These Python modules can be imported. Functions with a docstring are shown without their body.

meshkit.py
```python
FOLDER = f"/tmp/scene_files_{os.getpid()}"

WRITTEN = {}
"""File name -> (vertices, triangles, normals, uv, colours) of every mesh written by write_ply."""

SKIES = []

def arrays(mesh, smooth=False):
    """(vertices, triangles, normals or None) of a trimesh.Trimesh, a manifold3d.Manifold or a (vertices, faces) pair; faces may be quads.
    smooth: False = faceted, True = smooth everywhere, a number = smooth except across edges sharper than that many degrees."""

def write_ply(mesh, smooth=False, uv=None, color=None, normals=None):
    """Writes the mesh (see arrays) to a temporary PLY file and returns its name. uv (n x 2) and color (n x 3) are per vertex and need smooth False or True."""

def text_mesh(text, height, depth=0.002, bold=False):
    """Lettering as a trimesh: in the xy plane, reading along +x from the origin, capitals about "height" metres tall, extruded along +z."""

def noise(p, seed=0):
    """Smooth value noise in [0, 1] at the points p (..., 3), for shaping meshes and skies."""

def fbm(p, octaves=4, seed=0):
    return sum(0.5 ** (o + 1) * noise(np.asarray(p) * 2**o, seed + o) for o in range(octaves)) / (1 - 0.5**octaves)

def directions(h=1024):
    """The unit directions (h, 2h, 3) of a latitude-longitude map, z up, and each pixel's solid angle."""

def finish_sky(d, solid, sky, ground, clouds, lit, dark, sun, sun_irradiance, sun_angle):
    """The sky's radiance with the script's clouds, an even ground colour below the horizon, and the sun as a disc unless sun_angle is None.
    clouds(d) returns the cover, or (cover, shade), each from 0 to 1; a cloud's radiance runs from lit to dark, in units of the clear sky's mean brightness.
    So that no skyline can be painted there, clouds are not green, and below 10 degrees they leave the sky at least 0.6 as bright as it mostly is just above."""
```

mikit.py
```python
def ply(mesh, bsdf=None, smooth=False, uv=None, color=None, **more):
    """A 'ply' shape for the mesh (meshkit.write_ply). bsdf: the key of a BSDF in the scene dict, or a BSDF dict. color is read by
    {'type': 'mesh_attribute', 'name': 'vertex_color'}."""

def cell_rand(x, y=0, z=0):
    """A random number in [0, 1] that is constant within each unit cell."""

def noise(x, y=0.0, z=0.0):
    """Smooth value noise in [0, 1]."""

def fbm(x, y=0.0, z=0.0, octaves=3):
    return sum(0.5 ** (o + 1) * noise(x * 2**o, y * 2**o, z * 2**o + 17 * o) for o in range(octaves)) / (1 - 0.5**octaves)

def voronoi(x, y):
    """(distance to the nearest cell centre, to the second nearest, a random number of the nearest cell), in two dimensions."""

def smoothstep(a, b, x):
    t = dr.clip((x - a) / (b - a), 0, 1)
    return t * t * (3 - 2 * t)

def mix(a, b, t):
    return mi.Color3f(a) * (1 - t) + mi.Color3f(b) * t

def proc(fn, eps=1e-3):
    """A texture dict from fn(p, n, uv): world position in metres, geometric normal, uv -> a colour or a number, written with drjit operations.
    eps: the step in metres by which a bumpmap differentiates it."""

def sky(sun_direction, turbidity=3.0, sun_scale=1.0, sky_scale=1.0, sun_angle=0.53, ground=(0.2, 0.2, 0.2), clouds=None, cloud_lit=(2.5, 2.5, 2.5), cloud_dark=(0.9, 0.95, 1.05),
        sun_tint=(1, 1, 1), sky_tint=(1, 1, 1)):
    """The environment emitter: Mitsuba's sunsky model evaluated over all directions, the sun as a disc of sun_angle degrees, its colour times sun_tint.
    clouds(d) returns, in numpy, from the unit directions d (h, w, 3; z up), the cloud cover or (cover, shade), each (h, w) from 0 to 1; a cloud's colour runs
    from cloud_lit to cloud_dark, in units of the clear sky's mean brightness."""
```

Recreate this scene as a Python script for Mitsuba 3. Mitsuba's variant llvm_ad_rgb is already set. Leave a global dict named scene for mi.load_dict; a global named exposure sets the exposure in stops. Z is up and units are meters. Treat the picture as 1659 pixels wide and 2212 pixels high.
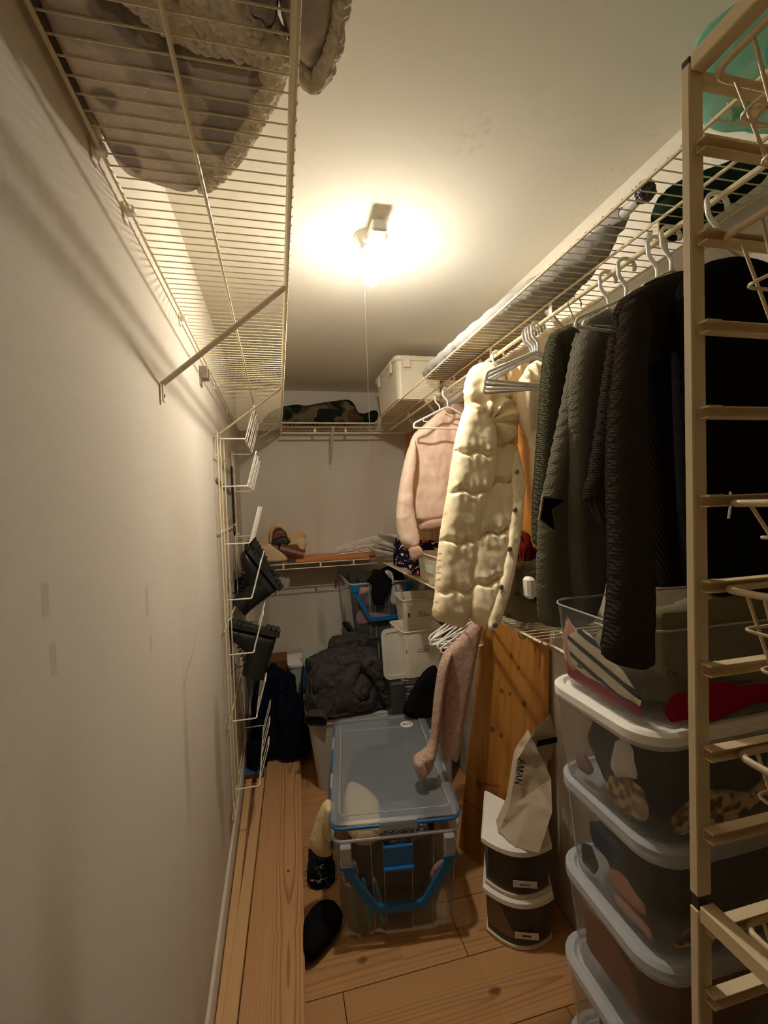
import math, random
import numpy as np, trimesh, shapely
from shapely.geometry import LineString, Polygon
from scipy.spatial import Delaunay
import drjit as dr
import mitsuba as mi, mikit, meshkit
from mikit import proc, noise, fbm, smoothstep, mix
T = mi.ScalarTransform4f
random.seed(7)
scene, labels = {}, {}

# ---------------------------------------------------------------- camera, light, exposure
F = 976.0                                     # focal length in pixels of the 1659-pixel-wide frame
CAM = np.array([0.0, 0.0, 1.56])
scene['camera'] = {'type': 'perspective', 'fov_axis': 'x', 'fov': math.degrees(2 * math.atan(829.5 / F)), 'near_clip': 0.02,
                   'to_world': T().look_at(CAM.tolist(), (CAM + np.array([0.228, 0.973, -0.0152])).tolist(), [0.0409, 0.006, 0.999])}
exposure = 3.05
BULB = (1.0, 0.925, 0.785)
BULB_POWER = 138.0                             # radiance of the frosted dome; the neck above it gives off less
NECK = 0.055

# ---------------------------------------------------------------- helpers
V = np.array


def lin(r, g=None, b=None):
    c = np.array([r, g, b] if g is not None else r, float) / 255
    return np.where(c <= 0.04045, c / 12.92, ((c + 0.055) / 1.055) ** 2.4).tolist()


def C3(c):
    return {'type': 'rgb', 'value': c}


def mat(name, d):
    scene['mat_' + name] = d
    return 'mat_' + name


def diffuse(name, *rgb):
    return mat(name, {'type': 'twosided', 'b': {'type': 'diffuse', 'reflectance': C3(lin(*rgb))}})


def gloss(name, *rgb, rough=0.4, spec=0.5, metallic=0.0):
    return mat(name, {'type': 'twosided', 'b': {'type': 'principled', 'base_color': C3(lin(*rgb)), 'roughness': rough, 'specular': spec, 'metallic': metallic}})


def clear(name, *rgb, frost=0.3, rough=0.3):
    return mat(name, {'type': 'blendbsdf', 'weight': frost, 'a': {'type': 'thindielectric', 'int_ior': 1.45},
                      'b': {'type': 'twosided', 'b': {'type': 'principled', 'base_color': C3(lin(*rgb)), 'roughness': rough, 'specular': 0.5}}})


USED = {}


def numbered(key):
    n = USED.get(key, 0)
    USED[key] = n + 1
    return key if n == 0 else f'{key}_{n:03d}'


def info(key, label=None, cat=None, group=None, kind=None):
    d = {k: v for k, v in (('label', label), ('category', cat), ('group', group), ('kind', kind)) if v}
    if d:
        labels.setdefault(key, {}).update(d)
    return key


def thing(name, label, cat, group=None):
    return info(numbered(name), label, cat, group)


def ply(mesh, m, smooth=35, **k):
    return mikit.ply(mesh, m, smooth=smooth, **k)


def part(root, name, mesh, m, smooth=35, label=None, kind=None):
    key = numbered(f'{root}__{name}')
    scene[key] = dict(mesh) if isinstance(mesh, dict) else ply(mesh, m, smooth)
    return info(key, label, None, None, kind)


def solo(name, mesh, m, label, cat, group=None, smooth=35, kind=None):
    key = thing(name, label, cat, group)
    scene[key] = dict(mesh) if isinstance(mesh, dict) else ply(mesh, m, smooth)
    if kind:
        labels[key]['kind'] = kind
    return key


def struct(name, mesh, m, smooth=False):
    scene[name] = ply(mesh, m, smooth)
    USED[name] = 1
    return info(name, kind='structure')


def cat(*ms):
    return trimesh.util.concatenate([m for m in ms])


def box(x0, x1, y0, y1, z0, z1, bev=0.0):
    """A box, its edges chamfered by bev."""
    if bev <= 0:
        m = trimesh.creation.box([x1 - x0, y1 - y0, z1 - z0])
        m.apply_translation([(x0 + x1) / 2, (y0 + y1) / 2, (z0 + z1) / 2])
        return m
    pts = []
    for x, sx in ((x0, 1), (x1, -1)):
        for y, sy in ((y0, 1), (y1, -1)):
            for z, sz in ((z0, 1), (z1, -1)):
                pts += [(x + sx * bev, y + sy * bev, z), (x + sx * bev, y, z + sz * bev), (x, y + sy * bev, z + sz * bev)]
    return trimesh.convex.convex_hull(np.array(pts))


def place(m, loc=(0, 0, 0), rz=0.0, rx=0.0, ry=0.0):
    m = m.copy()
    for a, ax in ((rx, [1, 0, 0]), (ry, [0, 1, 0]), (rz, [0, 0, 1])):
        if a:
            m.apply_transform(trimesh.transformations.rotation_matrix(math.radians(a), ax))
    m.apply_translation(loc)
    return m


def tube(pts, r=0.002, n=6, closed=False):
    """A round wire along a polyline."""
    p = np.array(pts, float)
    keep = [0] + [i for i in range(1, len(p)) if np.linalg.norm(p[i] - p[i - 1]) > 1e-6]
    p = p[keep]
    k = len(p)
    if closed:
        t = np.roll(p, -1, 0) - np.roll(p, 1, 0)
    else:
        t = np.gradient(p, axis=0)
        if k > 2:
            d = np.diff(p, axis=0)
            d /= np.linalg.norm(d, axis=1, keepdims=True)
            t[1:-1] = d[1:] + d[:-1]
    t /= np.linalg.norm(t, axis=1, keepdims=True) + 1e-12
    a = V([0, 0, 1.0]) if abs(t[0][2]) < 0.9 else V([1.0, 0, 0])
    u = np.cross(t[0], a)
    rings = []
    rr = np.broadcast_to(np.asarray(r, float), (k,))
    for i in range(k):
        u = u - t[i] * (u @ t[i])
        u /= np.linalg.norm(u) + 1e-12
        w = np.cross(t[i], u)
        an = np.arange(n) * 2 * np.pi / n
        rings.append(p[i] + rr[i] * (np.cos(an)[:, None] * u + np.sin(an)[:, None] * w))
    v = np.vstack(rings)
    f = []
    for i in range(k if closed else k - 1):
        j = (i + 1) % k
        for q in range(n):
            q2 = (q + 1) % n
            f += [(i * n + q, i * n + q2, j * n + q2), (i * n + q, j * n + q2, j * n + q)]
    if not closed:
        for q in range(1, n - 1):
            f += [(0, q + 1, q), ((k - 1) * n, (k - 1) * n + q, (k - 1) * n + q + 1)]
    return trimesh.Trimesh(v, f, process=False)


def fillet(pts, r, n=5, closed=False):
    """A polyline with its corners rounded."""
    p = [V(q, float) for q in pts]
    out = []
    k = len(p)
    for i in range(k):
        if not closed and i in (0, k - 1):
            out.append(p[i])
            continue
        a, b, c = p[i - 1], p[i], p[(i + 1) % k]
        da, dc = np.linalg.norm(a - b), np.linalg.norm(c - b)
        d = min(r, da * 0.45, dc * 0.45)
        s, e = b + (a - b) / da * d, b + (c - b) / dc * d
        for t in np.linspace(0, 1, n):
            out.append((1 - t) ** 2 * s + 2 * t * (1 - t) * b + t * t * e)
    return np.array(out)


def chaikin(p, times):
    p = np.array(p, float)
    for _ in range(times):
        q = np.roll(p, -1, 0)
        p = np.stack([0.75 * p + 0.25 * q, 0.25 * p + 0.75 * q], 1).reshape(-1, 2)
    return p


def puff(poly, O, u, v, half=0.03, edge=0.05, step=0.012, fold=None, thick=None, rnd=2):
    """A soft closed body over a flat outline: O + a*u + b*v, thickest inside, closing at the outline. fold(a, b) shifts it along the normal, thick(a, b) scales it."""
    u, v, O = V(u, float), V(v, float), V(O, float)
    n = np.cross(u, v)
    n /= np.linalg.norm(n)
    pg = Polygon(chaikin(poly, rnd)).buffer(0)
    if pg.geom_type != 'Polygon':
        pg = max(pg.geoms, key=lambda g: g.area)
    ring = pg.exterior
    k = max(12, int(ring.length / step))
    bd = np.array([ring.interpolate(i / k, normalized=True).coords[0] for i in range(k)])
    x0, y0, x1, y1 = pg.bounds
    gx, gy = np.meshgrid(np.arange(x0, x1, step), np.arange(y0, y1, step * 0.87))
    gx = gx + (np.arange(gx.shape[0]) % 2)[:, None] * step / 2
    g = np.stack([gx.ravel(), gy.ravel()], 1)
    pts = shapely.points(g)
    d = shapely.distance(pts, ring)
    ok = shapely.contains(pg, pts) & (d > 0.45 * step)
    g, d = g[ok], d[ok]
    a = np.vstack([bd, g])
    dist = np.concatenate([np.zeros(k), d])
    tri = Delaunay(a).simplices
    cen = shapely.points(a[tri].mean(1))
    tri = tri[shapely.contains(pg, cen)]
    A = a[tri]
    area = (A[:, 1, 0] - A[:, 0, 0]) * (A[:, 2, 1] - A[:, 0, 1]) - (A[:, 1, 1] - A[:, 0, 1]) * (A[:, 2, 0] - A[:, 0, 0])
    tri = tri[np.abs(area) > 1e-12]
    area = area[np.abs(area) > 1e-12]
    tri[area < 0] = tri[area < 0][:, ::-1]
    s = np.clip(dist / edge, 0, 1)
    h = half * np.sqrt(np.maximum(1 - (1 - s) ** 2, 0))
    if thick is not None:
        h = h * thick(a[:, 0], a[:, 1])
    m = fold(a[:, 0], a[:, 1]) if fold is not None else 0 * h
    base = O + a[:, :1] * u + a[:, 1:] * v
    front, back = base + (m + h)[:, None] * n, base + (m - h)[:, None] * n
    N = len(a)
    idx = np.arange(N)
    bidx = np.where(idx < k, idx, idx + N - k)
    verts = np.vstack([front, back[k:]])
    verts[:k] = base[:k] + np.atleast_1d(m)[:k, None] * n
    return trimesh.Trimesh(verts, np.vstack([tri, bidx[tri][:, ::-1]]), process=False)


def nz(a, b, seed=0, z=0.0, oc=3):
    return meshkit.fbm(np.stack([np.asarray(a, float), np.asarray(b, float), np.full(np.shape(a), z + 0.37)], -1), oc, seed) - 0.5


def hang(Y, poly, **k):
    """A garment hanging in the plane Y: outline in (x, z), front towards -y."""
    return puff(poly, (0, Y, 0), (1, 0, 0), (0, 0, 1), **k)


def heap(cx, cy, z0, rx, ry, h, seed=0, rough=0.25, rz=0.0, sharp=6.0, power=2.4, crease=0.0, fine=4):
    """A crumpled pile of cloth on the level z0."""
    m = trimesh.creation.icosphere(fine)
    p = m.vertices.copy()
    q = np.sign(p) * np.abs(p) ** (2 / power)
    q /= np.maximum(np.abs(q).max(1, keepdims=True), 1e-9) ** 0.35
    d = meshkit.fbm(p * 1.6 + seed * 3.1, 3, seed) - 0.5
    w = np.abs(meshkit.fbm(p * [2.2, 2.2, 1.3] + seed * 7.7 + 2 * d[:, None], 3, seed + 9) - 0.5)
    s = 1 + rough * (1.2 * d - sharp * 0.35 * np.exp(-w * 16) * 0.35)
    if crease:
        c1 = np.abs(meshkit.fbm(p * [3.4, 3.4, 2.0] + seed * 2.3 + 3.0 * d[:, None], 2, seed + 21) - 0.5)
        c2 = np.abs(meshkit.fbm(p * [6.5, 6.5, 4.0] + seed * 5.9 + 4.0 * d[:, None], 2, seed + 33) - 0.5)
        s = s - crease * (np.exp(-c1 * 26) + 0.45 * np.exp(-c2 * 22)) + crease * 0.8 * (meshkit.fbm(p * 4.5 + seed, 2, seed + 40) - 0.5)
    p = q * s[:, None]
    z = p[:, 2]
    p = p * [rx, ry, h]
    p[:, 2] = np.where(z < 0, z * h * 0.08, p[:, 2])
    a = math.radians(rz)
    R = V([[math.cos(a), -math.sin(a), 0], [math.sin(a), math.cos(a), 0], [0, 0, 1]])
    p = p @ R.T
    p[:, 2] -= p[:, 2].min()
    return trimesh.Trimesh(p + [cx, cy, z0], m.faces, process=False)


def rr(w, d, r, n=4):
    """A rounded rectangle, counter-clockwise."""
    r = min(r, w / 2 - 1e-4, d / 2 - 1e-4)
    out = []
    for cx, cy, a0 in ((w / 2 - r, d / 2 - r, 0), (-w / 2 + r, d / 2 - r, 90), (-w / 2 + r, -d / 2 + r, 180), (w / 2 - r, -d / 2 + r, 270)):
        for a in np.radians(np.linspace(a0, a0 + 90, n + 1)):
            out.append((cx + r * math.cos(a), cy + r * math.sin(a)))
    return np.array(out)


def loft(rings, cap0=True, cap1=False):
    """A skin through rings of equal point counts; every ring is (k x 3)."""
    k = len(rings[0])
    v = np.vstack(rings)
    f = []
    for i in range(len(rings) - 1):
        for q in range(k):
            q2 = (q + 1) % k
            f += [(i * k + q, i * k + q2, (i + 1) * k + q2), (i * k + q, (i + 1) * k + q2, (i + 1) * k + q)]
    for on, i, s in ((cap0, 0, -1), (cap1, len(rings) - 1, 1)):
        if on:
            c = len(v)
            v = np.vstack([v, rings[i].mean(0)])
            f += [((i * k + q, i * k + (q + 1) % k, c)[::s]) for q in range(k)]
    return trimesh.Trimesh(v, f, process=False)


def ring3(w, d, r, z, n=4):
    p = rr(w, d, r, n)
    return np.column_stack([p, np.full(len(p), z)])


def lathe(profile, n=24, loc=(0, 0, 0)):
    """A turned body: profile of (radius, z)."""
    a = np.arange(n) * 2 * np.pi / n
    rings = [np.column_stack([max(r, 1e-5) * np.cos(a), max(r, 1e-5) * np.sin(a), np.full(n, z)]) for r, z in profile]
    m = loft(rings, True, True)
    m.apply_translation(loc)
    return m


def slab(poly, O, u, v, t):
    """A flat plate: outline extruded by t along u x v."""
    m = trimesh.creation.extrude_polygon(Polygon(poly).buffer(0), t, engine='earcut')
    u, v = V(u, float), V(v, float)
    w = np.cross(u, v)
    M = np.eye(4)
    M[:3, 0], M[:3, 1], M[:3, 2], M[:3, 3] = u, v, w / np.linalg.norm(w), O
    m.apply_transform(M)
    return m


def bar(p, q, w, t, up=(0, 0, 1)):
    """A flat bar from p to q, w wide across and t thick along up."""
    p, q = V(p, float), V(q, float)
    d = q - p
    L = np.linalg.norm(d)
    d /= L
    s = np.cross(d, V(up, float))
    s /= np.linalg.norm(s)
    n = np.cross(s, d)
    m = box(-w / 2, w / 2, 0, L, -t / 2, t / 2, min(w, t) * 0.18)
    M = np.eye(4)
    M[:3, 0], M[:3, 1], M[:3, 2], M[:3, 3] = s, d, n, p
    m.apply_transform(M)
    return m


# ---------------------------------------------------------------- materials
def wall_color(p, n, uv):
    a = fbm(p.y * 2.2 + 3, p.z * 1.3, p.x * 2.0, 2)
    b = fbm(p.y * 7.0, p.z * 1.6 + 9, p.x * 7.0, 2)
    g = noise(p.x * 260, p.y * 260, p.z * 260)
    c = mix(mi.Color3f(0.70, 0.645, 0.555), mi.Color3f(0.62, 0.55, 0.45), smoothstep(0.45, 0.75, a))
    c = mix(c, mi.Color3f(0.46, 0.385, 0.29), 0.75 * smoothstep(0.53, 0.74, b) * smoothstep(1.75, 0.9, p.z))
    side = dr.select(p.x < -0.2, 1.0, 0.0)

    def mark(y, z, w, h):
        return side * smoothstep(w, w * 0.6, dr.abs(p.y - y)) * smoothstep(h, h * 0.7, dr.abs(p.z - z))

    tape = dr.maximum(dr.maximum(mark(0.588, 1.467, 0.011, 0.022), mark(0.6, 1.395, 0.01, 0.022)), dr.maximum(mark(0.985, 1.385, 0.012, 0.036), mark(1.0, 1.30, 0.01, 0.02)))
    c = mix(c, mi.Color3f(0.50, 0.41, 0.26), 0.55 * tape * (0.6 + 0.4 * noise(p.y * 90, p.z * 40)))
    scuff = side * smoothstep(0.012, 0.0, dr.abs((p.z - 1.12) - (p.y - 1.35) * 0.45 + 0.05 * (noise(p.y * 9) - 0.5))) * smoothstep(0.16, 0.05, dr.abs(p.y - 1.38))
    c = mix(c, mi.Color3f(0.30, 0.24, 0.18), 0.4 * scuff)
    return c * (0.975 + 0.05 * g)


def ceiling_color(p, n, uv):
    a = noise(p.x * 1.7, p.y * 1.7)
    sc = smoothstep(0.78, 0.84, noise(p.x * 95 + 4, p.y * 60)) * smoothstep(0.66, 0.74, noise(p.x * 4, p.y * 4 + 8))
    c = mix(mi.Color3f(0.80, 0.765, 0.665), mi.Color3f(0.74, 0.70, 0.60), smoothstep(0.35, 0.75, a))
    return mix(c, mi.Color3f(0.36, 0.32, 0.27), 0.14 * sc * smoothstep(0.35, 0.5, p.x) * smoothstep(0.3, 0.15, dr.abs(p.y - 1.1)))


def grain(a, c, k=1.0, seed=0.0):
    """Wood grain: a along the board, c across it (metres); 0 pale to 1 dark."""
    w = (noise(a * 1.1 + seed, c * 3 + seed) - 0.5) * 0.35 + (noise(a * 4 + seed, c * 9) - 0.5) * 0.06
    b = a * 0.42 - dr.floor(a * 0.42 + 0.3) + 0.3                        # the ring centre comes up again every couple of metres
    r = dr.sqrt(dr.square(c * 6.5) + dr.square(0.55 * (b - 0.55) + w)) * 15 * k
    s = r - dr.floor(r)
    late = smoothstep(0.45, 0.92, s) * smoothstep(1.0, 0.95, s) * (0.25 + 0.75 * smoothstep(0.075, 0.03, dr.abs(c)))
    fine = noise(a * 5 + seed, c * 260)
    return dr.clip(0.80 * late + 0.22 * fine, 0, 1)


def knot(a, c, a0, c0, r):
    d = dr.sqrt(dr.square((a - a0) * 0.75) + dr.square(c - c0)) / r
    return smoothstep(1.0, 0.25, d + 0.25 * (noise(a * 90, c * 90) - 0.5))


def plank_color(p, n, uv):
    row = dr.floor((p.y - 1.215) / 0.222)
    seed = row * 3.7
    g = grain(p.x + row * 1.31, p.y - 1.215 - (row + 0.5) * 0.222 + 0.05 * mikit.cell_rand(row), 0.8, seed)
    t = mikit.cell_rand(row, dr.floor(p.x / 0.6 + row * 0.4))
    c = mix(mi.Color3f(0.47, 0.25, 0.105), mi.Color3f(0.30, 0.14, 0.05), 0.8 * g)
    c = c * (0.85 + 0.3 * t)
    k = dr.maximum(knot(p.x, p.y, 0.61, 1.311, 0.022), knot(p.x, p.y, 0.22, 1.52, 0.02))
    return mix(c, mi.Color3f(0.10, 0.045, 0.02), 0.85 * k)


def pine_color(p, n, uv):
    g = grain(p.y, p.x + 0.035 - 0.03 * (p.y - 1.3), 1.0, 5.0)
    c = mix(mi.Color3f(0.58, 0.315, 0.15), mi.Color3f(0.30, 0.13, 0.05), 0.85 * g)
    k = dr.maximum(knot(p.y, p.x, 1.93, -0.02, 0.008), knot(p.y, p.x, 1.75, -0.215, 0.008))
    return mix(c, mi.Color3f(0.1, 0.04, 0.02), k)


def pale_pine_color(p, n, uv):
    g = grain(p.y, p.x + 0.3, 1.4, 2.0)
    return mix(mi.Color3f(0.66, 0.41, 0.20), mi.Color3f(0.47, 0.25, 0.11), 0.8 * g)


def orange_color(p, n, uv):
    g = fbm(p.z * 3, p.y * 40, 1.0, 3)
    c = mix(mi.Color3f(0.46, 0.205, 0.045), mi.Color3f(0.33, 0.13, 0.025), smoothstep(0.3, 0.8, g))
    k = 0.0
    for z, y, r in ((0.775, 1.70, 0.010), (0.775, 1.665, 0.007), (0.755, 1.605, 0.012), (0.60, 1.74, 0.012), (0.59, 1.70, 0.008), (0.34, 1.80, 0.016), (0.30, 1.74, 0.012), (0.93, 1.66, 0.009), (0.89, 1.63, 0.007)):
        k = dr.maximum(k, knot(p.z, p.y, z, y, r * 1.25))
    streak = smoothstep(0.010, 0.0, dr.abs(p.z - 0.345 + (p.y - 1.80) * 0.35)) * smoothstep(0.07, 0.03, dr.abs(p.y - 1.745))
    seam = smoothstep(0.004, 0.0, dr.abs(p.z - 0.235 + 0.006 * noise(p.y * 30)))
    c = mix(c, mi.Color3f(0.12, 0.045, 0.01), 0.9 * dr.maximum(k, 0.7 * streak))
    return mix(c, mi.Color3f(0.07, 0.03, 0.01), 0.85 * seam)


def camo_color(p, n, uv):
    a = fbm(p.x * 13 + 2, p.z * 16, p.y * 10, 2)
    b = fbm(p.x * 11 + 40, p.z * 14 + 7, p.y * 9, 2)
    c = mi.Color3f(0.045, 0.055, 0.028)
    c = dr.select(a > 0.55, mi.Color3f(0.13, 0.10, 0.055), c)
    c = dr.select(b > 0.56, mi.Color3f(0.085, 0.045, 0.025), c)
    return dr.select((a < 0.40) | (b < 0.38), mi.Color3f(0.015, 0.018, 0.015), c)


def plush_color(p, n, uv):
    a = fbm(p.x * 16 + 1, p.y * 13, p.z * 13, 3)
    b = fbm(p.x * 19 + 30, p.y * 17 + 7, p.z * 15, 2)
    c = mix(mi.Color3f(0.80, 0.735, 0.67), mi.Color3f(0.56, 0.51, 0.475), smoothstep(0.42, 0.56, a))
    c = mix(c, mi.Color3f(0.30, 0.27, 0.26), 0.85 * smoothstep(0.56, 0.63, b))
    return c * (0.9 + 0.2 * noise(p.x * 300, p.y * 300, p.z * 300))


def sherpa_color(p, n, uv):
    v = noise(p.x * 130, p.y * 130, p.z * 130)
    return mix(mi.Color3f(0.68, 0.61, 0.49), mi.Color3f(0.82, 0.755, 0.635), v)


def fleece_color(p, n, uv):
    v = noise(p.x * 230, p.y * 230, p.z * 230)
    return mix(mi.Color3f(0.44, 0.285, 0.22), mi.Color3f(0.60, 0.42, 0.335), smoothstep(0.2, 0.75, v))


def lace_color(p, n, uv):
    v = fbm(p.x * 70, p.y * 70, p.z * 70, 2)
    return mix(mi.Color3f(0.16, 0.11, 0.07), mi.Color3f(0.55, 0.43, 0.29), smoothstep(0.35, 0.6, v))


def stripe_color(p, n, uv):
    s = (p.z * 0.965 - p.y * 0.26) / 0.030 + 0.3
    s = s - dr.floor(s)
    return dr.select(s > 0.66, mi.Color3f(0.02, 0.03, 0.035), mi.Color3f(0.72, 0.62, 0.48))


def floral_color(p, n, uv):
    v = fbm(p.x * 55, p.y * 55, p.z * 55, 2)
    w = fbm(p.x * 38 + 9, p.y * 38, p.z * 38, 2)
    c = dr.select(v > 0.66, mi.Color3f(0.72, 0.67, 0.63), mi.Color3f(0.012, 0.014, 0.03))
    return dr.select(w > 0.66, mi.Color3f(0.45, 0.05, 0.07), c)


def scarf_color(p, n, uv):
    v = dr.abs(fbm(p.x * 34, p.y * 34, p.z * 34, 2) - 0.5)
    return dr.select((v < 0.012) & (noise(p.x * 12, p.y * 12, p.z * 12) > 0.45), mi.Color3f(0.6, 0.57, 0.52), mi.Color3f(0.014, 0.014, 0.018))


def marl_color(p, n, uv):
    v = noise(p.x * 330, p.y * 330, p.z * 330)
    return mix(mi.Color3f(0.05, 0.05, 0.06), mi.Color3f(0.32, 0.30, 0.31), smoothstep(0.35, 0.75, v))


def knit_bump(p, n, uv):
    s = dr.sin((p.x * 0.8 + p.z) * 620) * dr.sin(p.x * 700)
    return 0.0011 * s


def rib_bump(p, n, uv):
    return 0.0019 * dr.sin((p.x + 0.45 * p.z) * 900) + 0.0006 * dr.sin(p.z * 1100)


def fuzz_bump(p, n, uv):
    return 0.0024 * noise(p.x * 380, p.y * 380, p.z * 380)


def cloth_bump(p, n, uv):
    return 0.006 * fbm(p.x * 26, p.y * 26, p.z * 26, 2)


def pmat(name, fn, rough=None, bump=None, spec=0.3):
    tex = proc(fn) if callable(fn) else C3(lin(*fn))
    b = {'type': 'diffuse', 'reflectance': tex} if rough is None else {'type': 'principled', 'base_color': tex, 'roughness': rough, 'specular': spec}
    if bump:
        b = {'type': 'bumpmap', 'arbitrary': proc(bump, 5e-4), 'b': b, 'scale': 1.0}
    return mat(name, {'type': 'twosided', 'b': b})


M_WALL = pmat('wall', wall_color)
M_CEIL = pmat('ceiling', ceiling_color)
M_FLOOR = pmat('floor', plank_color, 0.45)
M_GAP = diffuse('gap', 60, 34, 18)
M_PINE = pmat('pine', pine_color, 0.5)
M_PALE = pmat('pale_pine', pale_pine_color, 0.5)
M_ORANGE = pmat('orange_wood', orange_color, 0.38)
M_SHELFWOOD = gloss('shelf_wood', 196, 122, 66, rough=0.45)
M_BROWNWOOD = gloss('brown_wood', 112, 66, 36, rough=0.55)
M_TRIM = gloss('trim', 214, 207, 192, rough=0.45)
M_WIRE = gloss('wire', 226, 213, 178, rough=0.4)
M_WIREW = gloss('wire_white', 232, 226, 214, rough=0.35)
M_RACK = gloss('rack', 218, 199, 162, rough=0.42)
M_RACKD = gloss('rack_joint', 58, 46, 40, rough=0.5)
M_STEEL = gloss('steel', 150, 140, 128, rough=0.4, metallic=0.8)
M_BRACE = gloss('brace', 205, 190, 168, rough=0.4)
M_WHITE = gloss('white_plastic', 232, 230, 222, rough=0.35)
M_OFFWHITE = gloss('offwhite_plastic', 214, 205, 186, rough=0.4)
M_GREYPL = gloss('grey_plastic', 176, 172, 168, rough=0.35)
M_DARKPL = gloss('dark_plastic', 62, 58, 56, rough=0.4)
M_BLUE = gloss('blue_plastic', 16, 100, 158, rough=0.3)
M_TAPE = gloss('blue_tape', 36, 92, 160, rough=0.6)
M_CHAIN = gloss('chain', 170, 158, 140, rough=0.35, metallic=0.6)
M_BLACKM = gloss('black_metal', 24, 22, 22, rough=0.4)
M_LEATHER = gloss('black_leather', 30, 31, 28, rough=0.42)
M_SOLE = gloss('boot_sole', 36, 38, 34, rough=0.6)
M_BROWNLEA = gloss('brown_leather', 104, 58, 36, rough=0.45)
M_CANVAS = gloss('canvas', 214, 184, 146, rough=0.8, spec=0.1)
M_PAPER = gloss('paper', 186, 170, 146, rough=0.8, spec=0.1)
M_INK = diffuse('ink', 26, 24, 24)
M_LABEL = diffuse('label', 226, 222, 212)
M_CLEAR = clear('clear', 186, 192, 196, frost=0.13)
M_CLEARRIM = clear('clear_rim', 196, 200, 204, frost=0.55)
M_CLEARLID = clear('clear_lid', 168, 180, 192, frost=0.33)
M_FROST = clear('frosted', 206, 204, 192, frost=0.72)
M_TEAL = clear('teal_film', 86, 214, 186, frost=0.55, rough=0.12)
M_SMOKE = clear('smoky', 96, 90, 78, frost=0.45)
M_BLUSH = pmat('blush', (224, 198, 178), None, cloth_bump)
M_RIBBLUSH = pmat('blush_rib', (212, 180, 158), None, rib_bump)
M_PUFF = pmat('puffer', (243, 226, 190), 0.5, cloth_bump, 0.3)
M_CREAM = pmat('cream_knit', (234, 216, 186), None, cloth_bump)
M_CABLE = pmat('cable_knit', (78, 76, 60), None, rib_bump)
M_STARK = pmat('star_knit', (102, 98, 86), None, fuzz_bump)
M_NAVYK = diffuse('navy_knit', 22, 24, 34)
M_STARLN = diffuse('star_edge', 150, 142, 122)
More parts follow.
